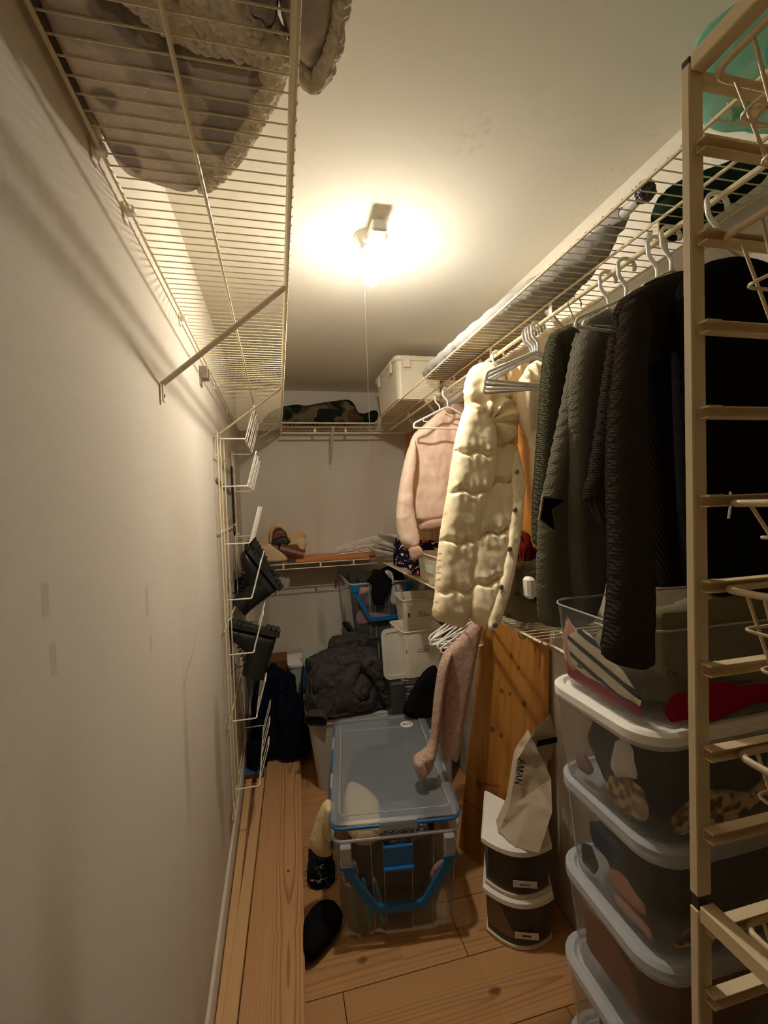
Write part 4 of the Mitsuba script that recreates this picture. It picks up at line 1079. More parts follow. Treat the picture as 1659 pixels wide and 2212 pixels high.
# ---------------------------------------------------------------- clear latching bins
def clear_bin(root, w, d, h, taper, place_fn, m=M_CLEAR, rim=M_CLEARRIM, r=0.04, rimr=0.006, ribs=True):
    rings = [ring3(w * taper, d * (taper + 0.04), r, 0.0, 5), ring3(w * 0.985, d * 0.985, r, h * 0.97, 5), ring3(w * 0.995, d * 0.995, r, h, 5)]
    part(root, 'body', place_fn(loft(rings, True, False)), m, 35)
    part(root, 'rim', place_fn(tube(ring3(w, d, r, h, 5), rimr, 8, True)), rim, 60, 'thick rim')
    if ribs:
        for x in (-0.22, -0.12, 0.12, 0.30):
            f = -d / 2
            part(root, 'rib', place_fn(tube([(x * w * 0.95, f - 0.001, h * 0.96), (x * w * taper, f * (taper + 0.04) - 0.001, h * 0.03)], 0.0016, 5)), rim)


def u_handle(root, pts, place_fn, y, w=0.027, t=0.014):
    """A flat bail handle: points (x, z) of its centre line."""
    p = fillet([(x, 0, z) for x, z in pts], 0.02, 4)[:, [0, 2]]
    m = slab(list(LineString(p).buffer(w / 2, cap_style=2).exterior.coords), (0, y, 0), (1, 0, 0), (0, 0, 1), t)
    return part(root, 'handle', place_fn(m), M_BLUE, 40, 'bright blue bail handle')


CBX, CBY, CBR = 0.417, 1.935, -7.5
cbp = lambda m: place(m, (CBX, CBY, 0.001), CBR)  # noqa: E731
W, D, H = 0.462, 0.78, 0.38
cb = thing('clear_bin', 'large clear bin with blue handle standing on the floor under a loose lid', 'storage bin')
clear_bin(cb, W, D, H, 0.87, cbp)
u_handle(cb, [(-0.185, 0.315), (-0.185, 0.285), (-0.085, 0.135), (0.085, 0.135), (0.185, 0.285), (0.185, 0.315)], cbp, -D / 2 - 0.004)
for s in (-1, 1):
    part(cb, 'pivot', cbp(box(s * 0.185 - 0.02, s * 0.185 + 0.02, -D / 2 - 0.024, -D / 2 + 0.01, 0.30, 0.375, 0.005)), M_CLEARRIM, False)
    part(cb, 'handle_knob', cbp(box(s * 0.185 - 0.028, s * 0.185 + 0.028, -D / 2 - 0.022, -D / 2 - 0.008, 0.293, 0.307, 0.004)), M_BLUE, False)
part(cb, 'latch', cbp(box(-0.055, 0.055, -D / 2 - 0.014, -D / 2 - 0.002, 0.275, 0.355, 0.004)), M_BLUE, False, 'blue latch')
part(cb, 'latch_lip', cbp(box(-0.055, 0.055, -D / 2 - 0.024, -D / 2 - 0.006, 0.268, 0.284, 0.004)), M_BLUE, False)
part(cb, 'side_latch', cbp(box(-W / 2 - 0.014, -W / 2 - 0.003, -D / 2 + 0.10, -D / 2 + 0.20, 0.28, 0.35, 0.004)), M_BLUE, False)

ld = thing('bin_lid', 'frosted clear lid with blue gasket and a round white sticker resting askew on the bin', 'lid')
LW, LD = 0.475, 0.80
lz = 0.418
ldp = lambda m: place(m, (CBX + 0.006, CBY + 0.012, lz), CBR - 0.6)  # noqa: E731
part(ld, 'panel', ldp(loft([ring3(LW, LD, 0.045, 0, 5), ring3(LW, LD, 0.045, 0.018, 5), ring3(LW - 0.02, LD - 0.02, 0.04, 0.024, 5), ring3(LW - 0.075, LD - 0.085, 0.02, 0.024, 5), ring3(LW - 0.085, LD - 0.095, 0.018, 0.017, 5)], False, True)), M_CLEARLID, 25)
part(ld, 'gasket', ldp(tube(ring3(LW - 0.002, LD - 0.002, 0.045, 0.004, 5), 0.0065, 8, True)), M_BLUE, 60, 'blue rubber gasket')
for y in (-0.18, 0.12):
    for s in (-1, 1):
        part(ld, 'latch_tab', ldp(box(s * LW / 2 - 0.006, s * LW / 2 + 0.006, y, y + 0.10, -0.008, 0.020, 0.003)), M_CLEARRIM, False)
part(ld, 'latch_tab', ldp(box(-0.065, 0.075, -LD / 2 - 0.007, -LD / 2 + 0.01, -0.012, 0.021, 0.003)), M_CLEARRIM, False)
part(ld, 'ridge', ldp(tube(ring3(LW - 0.07, LD - 0.08, 0.022, 0.0255, 5), 0.002, 6, True)), M_CLEARRIM)
stk = part(ld, 'sticker', place(lathe([(0, 0), (0.033, 0), (0.033, 0.001), (0, 0.001)], 28), (0.595, 2.215, lz + 0.0185)), M_LABEL, 40, 'round white sticker with handwriting')
tx = meshkit.text_mesh('K!!!', 0.024, 0.0006)
tx.apply_translation([-tx.bounds.mean(0)[0], -tx.bounds.mean(0)[1], 0])
part(stk, 'lettering', place(tx, (0.598, 2.215, lz + 0.0200), -4), M_INK, False)

def stuffing(x0, x1, y0, y1, z0, z1, m, label, catn='clothes', seed=1, group=None, place_fn=None, name='packed_clothes'):
    p = puff([(x0, y0), (x1, y0), (x1, y1), (x0, y1)], (0, 0, (z0 + z1) / 2), (1, 0, 0), (0, 1, 0), half=(z1 - z0) / 2, edge=0.03, step=0.02, rnd=2, thick=lambda a, b: 1 - 0.12 + 0.3 * nz(a * 9, b * 9, seed))
    p.vertices[:, 2] = np.clip(p.vertices[:, 2], z0, None)
    return solo(name, place_fn(p) if place_fn else p, m, label, catn, group, smooth=60)


stuffing(-0.17, 0.17, -0.33, 0.34, 0.006, 0.20, M_BROWNC, 'dark brown clothes at the bottom of the clear bin with the blue handle', seed=3, place_fn=cbp)
stuffing(-0.19, 0.19, -0.355, 0.36, 0.205, 0.33, M_CHAR, 'charcoal clothes filling the upper half of the blue-handled floor bin', seed=5, place_fn=cbp)
solo('marl_sweater', cbp(heap(0.03, -0.27, 0.325, 0.10, 0.09, 0.062, seed=3, rough=0.2)), M_MARL, 'speckled grey sweater bulging under the askew lid', 'sweater', smooth=60)
solo('cream_blanket', cbp(puff([(-0.19, -0.36), (-0.04, -0.36), (-0.03, -0.18), (-0.10, -0.05), (-0.19, 0.0)], (0, 0, 0.352), (1, 0, 0), (0, 1, 0), half=0.03, edge=0.03, step=0.012)), M_WOOL, 'cream blanket corner under the front left of the frosted lid', 'blanket', smooth=60)
solo('mint_trousers', cbp(cat(*[puff([(-0.17 + 0.05 * k, 0.02), (-0.14 + 0.05 * k, 0.02), (-0.15 + 0.035 * k, 0.22), (-0.18 + 0.04 * k, 0.22)], (0, -0.358, 0), (1, 0, 0), (0, 0, 1), half=0.008, edge=0.01, step=0.008) for k in range(3)])), M_MINT, 'pale mint cloth folds pressed against the front of the floor bin', 'clothes', smooth=60)
solo('crochet_bag', cbp(puff([(-0.205, 0.20), (-0.145, 0.19), (-0.14, 0.27), (-0.17, 0.31), (-0.21, 0.30)], (0, -0.365, 0), (1, 0, 0), (0, 0, 1), half=0.008, edge=0.012, step=0.008)), M_LACE, 'beige crochet cloth behind the left pivot of the blue handle', 'cloth', smooth=60)
solo('tan_slipper', cbp(puff([(0.13, 0.17), (0.18, 0.20), (0.19, 0.25), (0.15, 0.26), (0.11, 0.21)], (0, -0.365, 0), (1, 0, 0), (0, 0, 1), half=0.008, edge=0.012, step=0.008)), M_PINKC, 'tan cloth behind the right arm of the blue handle', 'cloth', smooth=60)

CG = [(0.135, 0.45), (0.108, 0.42), (0.084, 0.36), (0.058, 0.289), (0.083, 0.248), (0.126, 0.23), (0.158, 0.24), (0.17, 0.33), (0.165, 0.43)]
cw = thing('cream_sweater', 'cream wool sweater sleeve dangling out of the left side of the floor bin', 'sweater')
part(cw, 'sleeve', hang(1.72, CG, half=0.03, edge=0.03, step=0.009, fold=lambda a, b: 0.01 * nz(a * 20, b * 10, 2)), M_WOOL, 60)
part(cw, 'fold', hang(1.69, [(0.13, 0.45), (0.115, 0.40), (0.118, 0.33), (0.14, 0.30), (0.16, 0.33), (0.16, 0.43)], half=0.018, edge=0.018, step=0.008), M_WOOL, 60)
solo('patterned_scarf', heap(0.115, 1.92, 0.0, 0.06, 0.08, 0.11, seed=6, rough=0.3), M_SCARF, 'black and white patterned scarf heaped on the floor left of the clear bin', 'scarf', smooth=60)
sk = thing('black_sock', 'black sock lying on the floor in front of the patterned scarf beside the wide board', 'sock')
part(sk, 'foot', puff([(0.02, 1.54), (0.022, 1.62), (0.029, 1.69), (0.074, 1.735), (0.119, 1.745), (0.169, 1.715), (0.176, 1.65), (0.135, 1.595), (0.085, 1.555), (0.05, 1.53)], (0, 0, 0.036), (1, 0, 0), (0, 1, 0), half=0.034, edge=0.045, step=0.012, thick=lambda a, b: 1 + 0.3 * nz(a * 15, b * 12)), M_BLACK, 60)

# ---------------------------------------------------------------- at the back: bins, jackets, baskets
gb = thing('grey_bin', 'greyish translucent bin on the floor under the nylon jacket heap', 'storage bin')
gbp = lambda m: place(m, (0.36, 2.66, 0.0), 0)  # noqa: E731
clear_bin(gb, 0.50, 0.42, 0.385, 0.80, gbp, M_FROST, M_FROST, 0.04, 0.007)
part(gb, 'lid', gbp(loft([ring3(0.51, 0.43, 0.05, 0.385), ring3(0.51, 0.43, 0.05, 0.405), ring3(0.45, 0.37, 0.04, 0.408)], True, True)), M_FROST, 30)
nj = thing('nylon_jacket', 'dark grey-brown nylon jacket heaped on the grey translucent bin', 'jacket')
part(nj, 'body', heap(0.34, 2.63, 0.412, 0.245, 0.21, 0.31, seed=6, rough=0.20, sharp=2.5, crease=0.075, fine=5), M_JACKET, 40)
part(nj, 'sleeve', puff([(0.40, 0.70), (0.46, 0.735), (0.51, 0.72), (0.55, 0.66), (0.575, 0.56), (0.60, 0.44), (0.54, 0.425), (0.50, 0.50), (0.47, 0.60), (0.42, 0.65)], (0, 2.455, 0), (1, 0, 0), (0, 0, 1), half=0.035, edge=0.035, step=0.008, fold=lambda a, b: 0.02 * nz(a * 14, b * 14, 3), thick=lambda a, b: 1 + 0.9 * nz(a * 26, b * 20, 6) - 0.4 * np.exp(-np.abs(nz(a * 18, b * 24, 9)) * 26)), M_JACKET, 45)
part(nj, 'hood', heap(0.40, 2.78, 0.62, 0.14, 0.09, 0.15, seed=14, rough=0.25, crease=0.08), M_JACKET, 45)
part(nj, 'cuff', place(loft([ring3(0.11, 0.06, 0.029, 0), ring3(0.13, 0.072, 0.035, 0.05), ring3(0.115, 0.058, 0.028, 0.05), ring3(0.10, 0.045, 0.021, 0.005)], True, True), (0.165, 2.455, 0.447), -22, 112, 0), M_JACKET, 50)
solo('black_trousers', puff([(0.577, 0.47), (0.627, 0.56), (0.681, 0.643), (0.745, 0.70), (0.80, 0.70), (0.80, 0.43), (0.66, 0.425)], (0, 2.27, 0), (1, 0, 0), (0, 0, 1), half=0.03, edge=0.035, step=0.012, fold=lambda a, b: 0.02 * nz(a * 9, b * 9, 4)), M_BLACK, 'black trousers draped between the stacked boxes and the pink fleece', 'trousers', smooth=55)
wl = thing('white_bin', 'white lidded bin just visible behind the nylon jacket heap', 'storage bin')
tub(wl, 0.26, 0.24, 0.47, 0.0, 0.16, 3.27, 0, M_FROST, 0.88)
part(wl, 'lid', place(loft([ring3(0.275, 0.255, 0.03, 0), ring3(0.28, 0.26, 0.03, 0.018), ring3(0.24, 0.22, 0.03, 0.02)], True, True), (0.16, 3.27, 0.47)), M_WHITE, 30)
solo('standing_lid', place(box(-0.08, 0.08, -0.005, 0.005, 0, 0.115, 0.004), (0.20, 3.15, 0.487), 4, -8), M_FROST, 'translucent lid standing upright on the white bin at the back', 'lid', smooth=False)
solo('blue_cloth', heap(0.145, 3.0, 0.0, 0.05, 0.09, 0.53, seed=17, rough=0.2), M_BLUEC, 'royal blue cloth peeking between the navy heap and the nylon jacket', 'cloth', smooth=60)
nv = thing('navy_clothes', 'dark navy fleece clothes heaped over the far end of the floor boards', 'clothes')
part(nv, 'heap', heap(-0.065, 2.94, 0.056, 0.165, 0.17, 0.465, seed=5, rough=0.22, crease=0.07, fine=5), M_NAVY, 45)
part(nv, 'fold', heap(0.03, 2.83, 0.056, 0.10, 0.10, 0.37, seed=19, rough=0.3), M_NAVY, 55)
part(nv, 'sleeve', heap(-0.18, 2.78, 0.058, 0.055, 0.08, 0.12, seed=21, rough=0.3), M_NAVY, 55)
solo('brown_carton', box(-0.17, 0.02, 3.25, 3.43, 0.0, 0.50, 0.003), M_BROWNWOOD, 'brown carton in the back left corner behind the navy heap', 'carton', smooth=False)

cr = thing('dark_crate', 'dark lattice laundry crate under the clear bin at the back wall', 'crate')
tub(cr, 0.42, 0.50, 0.69, 0.0, 0.64, 3.14, 0, M_DARKPL, 0.9)
for k in range(5):
    part(cr, 'slat', box(0.60 + 0.035 * k, 0.612 + 0.035 * k, 2.882, 2.888, 0.42, 0.66, 0.002), M_MINT, False)
cb2 = thing('clear_bin', 'clear bin with a blue handle and overflowing clothes high at the back wall', 'storage bin')
c2p = lambda m: place(m, (0.635, 3.12, 0.695), 0)  # noqa: E731
clear_bin(cb2, 0.42, 0.54, 0.365, 0.84, c2p)
u_handle(cb2, [(-0.185, 0.345), (-0.175, 0.305), (-0.085, 0.135), (0.085, 0.135), (0.165, 0.305), (0.18, 0.345)], c2p, -0.27 - 0.004, 0.024, 0.014)
for s in (-1, 1):
    part(cb2, 'pivot', c2p(box(s * 0.178 - 0.026, s * 0.178 + 0.026, -0.296, -0.264, 0.315, 0.36, 0.004)), M_BLUE, False)
C2 = 'clothes in the back clear bin'
stuffing(-0.17, 0.17, -0.22, 0.24, 0.006, 0.10, M_CHAR, 'charcoal cloth at the bottom of the back clear bin', place_fn=c2p, seed=2)
stuffing(-0.175, 0.175, -0.235, 0.25, 0.105, 0.185, M_BROWNC, 'brown cloth layer in the middle of the back clear bin', place_fn=c2p, seed=4)
stuffing(-0.185, 0.185, -0.225, 0.25, 0.19, 0.33, M_OLIVE, 'olive cloth filling the upper part of the back clear bin', place_fn=c2p, seed=6)
solo('white_shirt', c2p(puff([(0.05, 0.22), (0.11, 0.20), (0.15, 0.25), (0.155, 0.33), (0.10, 0.35), (0.07, 0.33)], (0, -0.246, 0), (1, 0, 0), (0, 0, 1), half=0.008, edge=0.012, step=0.009)), M_WHITEC, 'white shirt pressed against the front of the back clear bin', 'shirt', smooth=60)
solo('pink_cloth', c2p(puff([(-0.16, 0.29), (-0.09, 0.30), (-0.08, 0.34), (-0.15, 0.345)], (0, -0.25, 0), (1, 0, 0), (0, 0, 1), half=0.007, edge=0.012, step=0.009)), M_PINKC, 'pink cloth at the left of the back clear bin', 'cloth', smooth=60)
solo('mauve_cloth', c2p(puff([(-0.175, 0.09), (-0.06, 0.11), (0.05, 0.12), (0.06, 0.15), (-0.08, 0.17), (-0.17, 0.20)], (0, -0.247, 0), (1, 0, 0), (0, 0, 1), half=0.006, edge=0.012, step=0.009)), M_MAUVE, 'mauve cloth low in the back clear bin', 'cloth', smooth=60)
solo('red_cloth', c2p(puff([(0.12, 0.12), (0.178, 0.13), (0.182, 0.22), (0.16, 0.24), (0.13, 0.19)], (0, -0.244, 0), (1, 0, 0), (0, 0, 1), half=0.008, edge=0.012, step=0.009)), M_RED, 'crimson cloth at the right of the back clear bin', 'cloth', smooth=60)
solo('draped_shirt', hang(2.825, [(0.53, 1.085), (0.565, 1.12), (0.575, 1.15), (0.60, 1.155), (0.615, 1.145), (0.64, 1.16), (0.66, 1.12), (0.697, 1.075), (0.69, 1.02), (0.665, 0.98), (0.645, 0.97), (0.64, 0.925), (0.595, 0.918), (0.572, 0.93), (0.556, 0.985), (0.565, 1.05)], half=0.016, edge=0.015, step=0.008, rnd=0, fold=lambda a, b: 0.02 * nz(a * 14, b * 10, 3), thick=lambda a, b: 1 + 0.4 * nz(a * 20, b * 20)), M_BLACK, 'black shirt hanging over the front rim of the back clear bin', 'shirt', smooth=55)
solo('white_sock', c2p(heap(0.055, -0.16, 0.335, 0.05, 0.06, 0.085, seed=31)), M_WHITEC, 'crumpled white cloth on top of the overflowing back bin', 'cloth', smooth=55)
solo('dark_cloth', c2p(heap(0.11, -0.05, 0.325, 0.09, 0.10, 0.10, seed=33)), M_BLACK, 'dark cloth rising out of the back clear bin under the shelf', 'cloth', smooth=55)
solo('grey_cloth', c2p(heap(-0.13, -0.06, 0.33, 0.07, 0.12, 0.08, seed=35)), M_CHAR, 'grey cloth at the left top of the overflowing back bin', 'cloth', smooth=55)

fb = thing('frosted_bin', 'frosted bin on the floor hidden under the stack of clear food boxes', 'storage bin')
tub(fb, 0.30, 0.36, 0.425, 0.0, 0.745, 2.50, 0, M_FROST, 0.92)
for k in range(5):
    m = loft([ring3(0.20, 0.19, 0.03, 0), ring3(0.225, 0.215, 0.034, 0.026), ring3(0.24, 0.23, 0.036, 0.028), ring3(0.24, 0.23, 0.036, 0.035)], True, False)
    solo('clear_box', place(m, (0.735 + 0.004 * (k % 2), 2.47, 0.43 + 0.0355 * k), 2 * (k % 3) - 2), M_FROST, f'{("lowest", "second", "middle", "fourth", "topmost")[k]} clear shallow box in the stack beside the black trousers', 'box', 'stacked clear shallow boxes', smooth=30)
for k, (x, y, z, rz, lab) in enumerate(((0.735, 2.45, 0.62, 4, 'white plastic storage basket standing on the clear shallow boxes'), (0.80, 2.62, 0.79, -3, 'upper white plastic storage basket behind the bundle of white hangers'))):
    wk = thing('white_basket', lab, 'basket')
    tub(wk, 0.235, 0.25, 0.255 if k == 0 else 0.215, z, x, y, rz, M_OFFWHITE, 0.86, 0.022)
    hh = 0.255 if k == 0 else 0.215
    part(wk, 'rim', tube(place(trimesh.Trimesh(ring3(0.24, 0.255, 0.024, hh), [[0, 1, 2]], process=False), (x, y, z), rz).vertices, 0.004, 8, True), M_OFFWHITE)
    for a in range(3):
        for b in range(6):
            part(wk, 'hole', place(box(-0.003, 0.003, -0.0015, 0.0015, -0.003, 0.003, 0.0008), (x - 0.03 + 0.012 * b, y - 0.1195 + 0.0005 * a, z + hh * 0.55 + 0.012 * a), 0), M_DARKPL, False)
    part(wk, 'slot', box(x - 0.095, x - 0.083, y - 0.121, y - 0.117, z + hh * 0.55, z + hh * 0.55 + 0.022, 0.001), M_DARKPL, False)
    part(wk, 'tag', box(x - 0.09, x - 0.065, y - 0.1285, y - 0.1265, z + hh * 0.86, z + hh * 0.86 + 0.025), M_LABEL, False)
sl = loft([ring3(0.15, 0.26, 0.03, 0), ring3(0.16, 0.27, 0.035, 0.006), ring3(0.16, 0.27, 0.035, 0.014), ring3(0.12, 0.23, 0.025, 0.015), ring3(0.115, 0.225, 0.025, 0.008)], True, True)
sl = place(sl, (0, 0, 0), 0, 82, 0)
sl.apply_translation([0.60, 2.40, 0.745])
solo('standing_lid', sl, M_FROST, 'clear lid standing upright left of the white plastic baskets', 'lid', smooth=30)
solo('lid_prop', box(0.55, 0.63, 2.34, 2.46, 0.0, 0.60, 0.004), M_DARKPL, 'dark box below the upright clear lid in the shadow', 'box', smooth=False)

# ---------------------------------------------------------------- drawers and paper bag
dr_o, dr_a = V((0.667, 1.497)), math.radians(-24.0)
U2, V2 = V((math.cos(dr_a), math.sin(dr_a))), V((-math.sin(dr_a), math.cos(dr_a)))
DWID, DDEP = 0.235, 0.285


def dfoot(inset=0.0, bulge=0.055, front=0.0):
    """The drawer unit's plan: straight sides and back, a bowed front."""
    t = np.linspace(0, 1, 11)
    fr = [(inset + (DWID - 2 * inset) * s, inset + front - bulge * 4 * s * (1 - s)) for s in t]
    pl = fr + [(DWID - inset, 0.10 - inset), (inset + 0.02, DDEP - 0.025 - inset)]
    return np.array([dr_o + U2 * a + V2 * b for a, b in pl])


def ringz(p, z):
    return np.column_stack([p, np.full(len(p), z)])


for k, (z0, lab) in enumerate(((0.001, 'lower of two stacked drawer units with bowed smoky fronts on the floor'), (0.181, 'upper white drawer unit with a smoky bowed front, the paper bag on its top'))):
    du = thing('drawer_unit', lab, 'drawer unit')
    part(du, 'base', loft([ringz(dfoot(0.008), z0), ringz(dfoot(0.004), z0 + 0.014)], True, True), M_OFFWHITE, 30)
    part(du, 'top', loft([ringz(dfoot(0.002), z0 + 0.15), ringz(dfoot(-0.004), z0 + 0.156), ringz(dfoot(-0.004), z0 + 0.172), ringz(dfoot(0.004), z0 + 0.179)] + ([ringz(dfoot(0.022), z0 + 0.179), ringz(dfoot(0.026), z0 + 0.1765)] if k else []), True, True), M_WHITE, 30)
    dw = part(du, 'drawer', loft([ringz(dfoot(0.010), z0 + 0.015), ringz(dfoot(0.007), z0 + 0.149)], True, False), M_SMOKE, 30, 'smoky translucent drawer')
    mid = dfoot(0.007)[6]
    tang = U2
    lb_ = box(-0.04, 0.04, -0.0012, 0.0012, 0, 0.022)
    part(dw, 'label_strip', place(lb_, (mid[0] - V2[0] * 0.0036, mid[1] - V2[1] * 0.0036, z0 + 0.045), math.degrees(dr_a) + 3), M_LABEL if k else M_OFFWHITE, False, 'paper label strip')
    if k:
        tx = meshkit.text_mesh('jewelry', 0.0075, 0.0005)
        tx.apply_translation([-tx.bounds.mean(0)[0], 0, 0])
        tx.apply_transform(trimesh.transformations.rotation_matrix(math.pi / 2, [1, 0, 0]))
        part(dw, 'lettering', place(tx, (mid[0] - V2[0] * 0.0052, mid[1] - V2[1] * 0.0052, z0 + 0.052), math.degrees(dr_a) + 3), M_INK, False)
    else:
        part(dw, 'lettering', place(box(-0.016, 0.014, -0.0004, 0.0004, 0, 0.006), (mid[0] - V2[0] * 0.0052, mid[1] - V2[1] * 0.0052, z0 + 0.053), math.degrees(dr_a) + 3), M_DARKPL, False)
    inn = dfoot(0.020)
    solo('drawer_clothes', loft([ringz(inn, z0 + 0.018), ringz(inn, z0 + 0.105), ringz(inn * 0.6 + inn.mean(0) * 0.4, z0 + 0.125)], True, True), M_BLACK if k else M_BROWNC,
         'dark clothes filling the upper smoky drawer' if k else 'brown clothes filling the lower smoky drawer', 'clothes', smooth=40)
    if not k:
        q = dfoot(0.014)
        pk_ = [V((*q[i], z0 + 0.03)) for i in (0, 1, 2, 3, 4)] + [V((*q[i], z0 + z)) for i, z in ((0, 0.13), (1, 0.135), (2, 0.12), (3, 0.075), (4, 0.05))]
        inw = V((*(V2 * 0.03), 0))
        solo('pink_garment', trimesh.convex.convex_hull(np.vstack([pk_, [p + inw for p in pk_]])), M_PINKC, 'dusty pink cloth inside the lower smoky drawer', 'clothes', smooth=60)

bag = thing('paper_bag', 'crumpled cream paper bag with handwriting standing on the drawer unit', 'paper bag')


def PB(x, y, d):
    """Points of the bag's folded outline, (x, z) at depth d."""
    return V((x, d, y))


A, B, Cc = PB(0.728, 0.366, 1.49), PB(0.750, 0.3625, 1.41), PB(0.815, 0.3625, 1.365)
Mf, Ft = PB(0.819, 0.478, 1.43), PB(0.904, 0.570, 1.42)
Tl, Tm, Lm, Rr = PB(0.802, 0.626, 1.47), PB(0.849, 0.712, 1.45), PB(0.765, 0.461, 1.47), PB(0.872, 0.486, 1.37)
back = V((0.015, 0.05, 0.0))
fv = [A, B, Cc, Mf, Ft, Tl, Tm, Lm, Rr]
ff = [(0, 3, 7), (7, 3, 4), (7, 4, 5), (5, 4, 6), (0, 1, 3), (1, 2, 3), (2, 8, 3), (3, 8, 4)]
outl = [0, 1, 2, 8, 4, 6, 5, 7]
vv = np.array(fv + [p + back for p in fv])
fb_ = [tuple(x + 9 for x in f[::-1]) for f in ff]
sd = []
for i, j in zip(outl, outl[1:] + outl[:1]):
    sd += [(j, i, i + 9), (j, i + 9, j + 9)]
bm = trimesh.Trimesh(vv, ff + fb_ + sd, process=False).subdivide().subdivide().subdivide()
dd = np.stack([bm.vertices[:, 0] * 26, bm.vertices[:, 1] * 26, bm.vertices[:, 2] * 26], -1)
bm.vertices += (meshkit.fbm(dd, 3, 4)[:, None] - 0.5) * V([0.012, 0.016, 0.006])
bm.vertices[:, 2] = np.maximum(bm.vertices[:, 2], 0.3605)
bm.fix_normals()
part(bag, 'body', bm, M_PAPER, 20)
part(bag, 'back_flap', puff([(0.83, 0.67), (0.955, 0.765), (0.972, 0.68), (0.955, 0.59), (0.88, 0.57)], (0, 1.49, 0), (1, 0, 0), (0, 0, 1), half=0.004, edge=0.01, step=0.012, rnd=0, fold=lambda a, b: 0.02 * nz(a * 16, b * 16)), M_PAPER, 30)
part(bag, 'handle', bar((0.872, 1.45, 0.682), (0.965, 1.47, 0.672), 0.02, 0.003, up=(0, 1, 0)), M_BLACK, False, 'black handle band')
tx = meshkit.text_mesh('AMAN', 0.022, 0.0008)
uax, vax = (V(Lm) - V(Tl)), (V(Tm) - V(Tl))
e1 = uax / np.linalg.norm(uax)
nrm = np.cross(V(Ft) - V(Lm), V(Tl) - V(Lm))
nrm /= np.linalg.norm(nrm)
nrm = nrm if nrm[1] < 0 else -nrm
e2 = np.cross(nrm, e1)
Mx = np.eye(4)
Mx[:3, 0], Mx[:3, 1], Mx[:3, 2], Mx[:3, 3] = e1, e2, nrm, V(Tl) + nrm * 0.0075 + e1 * 0.002 + (V(Tm) - V(Tl)) * 0.12
tx.apply_transform(Mx)
part(bag, 'lettering', tx, M_INK, False, 'black handwriting')

# ---------------------------------------------------------------- stack of clear bins at the front right
BX0, BX1, BY0, BY1 = 0.565, 0.965, 0.603, 0.893
bcx, bcy = (BX0 + BX1) / 2, (BY0 + BY1) / 2
BW, BD = BX1 - BX0, BY1 - BY0
PITCH = 0.1935
order = ('bottom', 'second from the bottom', 'third from the bottom', 'fourth from the bottom', 'fifth from the bottom', 'sixth from the bottom', 'topmost')
desc = ('clear bin at the bottom of the tall stack behind the rack post', 'clear bin second from the floor in the tall stack behind the rack post', 'clear bin third from the floor in the tall stack behind the rack post',
        'clear bin with rust brown clothes in the tall stack behind the rack post', 'clear bin with blue and beige clothes in the tall stack', 'clear bin with charcoal clothes under the white lid in the tall stack',
        'topmost clear bin of striped and red clothes standing on the white lid')
inside = (M_CHAR, M_BROWNC, M_BROWNC, M_RUST, M_CHAR, M_CHAR, M_OLIVE)
inlab = ('charcoal clothes packed in the bottom bin of the tall stack', 'brown clothes packed in the second bin of the tall stack', 'brown clothes packed in the third bin of the tall stack', 'rust and brown clothes packed in the fourth bin of the tall stack',
         'dark clothes packed in the bin with the blue and beige pieces', 'charcoal clothes packed in the bin under the white lid', 'olive cloth packed in the topmost bin on the white lid')
for k in range(7):
    z0 = 0.006 + k * PITCH
    jx, jy, jr = 0.006 * math.sin(k * 2.1), 0.006 * math.sin(k * 1.3 + 1), 1.2 * math.sin(k * 1.7)
    pf_ = lambda m, z0=z0, jx=jx, jy=jy, jr=jr: place(m, (bcx + jx, bcy + jy, z0), jr)  # noqa: E731
    b = thing('stack_bin', desc[k], 'storage bin')
    h = 0.168
    part(b, 'body', pf_(loft([ring3(BW * 0.88, BD * 0.86, 0.05, 0, 6), ring3(BW * 0.90, BD * 0.88, 0.05, 0.006, 6), ring3(BW * 0.965, BD * 0.955, 0.055, h, 6)], True, False)), M_CLEAR, 35)
    part(b, 'rim', pf_(tube(ring3(BW * 0.97, BD * 0.96, 0.055, h, 6), 0.005 if k < 6 else 0.002, 8, True)), M_CLEARRIM, 60)
    if k < 6:
        lm = M_WHITE if k == 5 else M_CLEARRIM
        part(b, 'lid', pf_(loft([ring3(BW * 0.985, BD * 0.98, 0.06, h + 0.002, 6), ring3(BW, BD, 0.062, h + 0.006, 6), ring3(BW, BD, 0.062, h + 0.020, 6), ring3(BW - 0.012, BD - 0.012, 0.058, h + 0.0255, 6), ring3(BW - 0.03, BD - 0.03, 0.052, h + 0.0255, 6), ring3(BW - 0.04, BD - 0.04, 0.05, h + 0.020, 6)], True, True)), lm, 30, 'white lid' if k == 5 else 'frosted lid')
    hi = 0.155 if k < 6 else 0.12
    stuffing(-BW * 0.42, BW * 0.42, -BD * 0.405, BD * 0.405, 0.009, hi, inside[k], inlab[k], seed=k + 2, place_fn=pf_)


def ragged(poly, seed, k=0.10):
    """An outline with uneven folds along its edges."""
    rng = np.random.default_rng(seed)
    p, out = np.array(poly, float), []
    for a, b in zip(p, np.roll(p, -1, 0)):
        d = b - a
        n = V((-d[1], d[0]))
        out += [a, a + d * 0.33 + n * rng.uniform(-k, k), a + d * 0.67 + n * rng.uniform(-k, k)]
    return out


def on_left(name, x, poly, m, label, half=0.005, catn='clothes'):
    """Cloth pressed against the left wall of a bin: outline in (y, z)."""
    return solo(name, puff(ragged(poly, len(label)), (x, 0, 0), (0, 1, 0), (0, 0, 1), half=half, edge=0.012, step=0.008, rnd=1, fold=lambda a, b: 0.004 * nz(a * 30, b * 30)), m, label, catn, smooth=60)


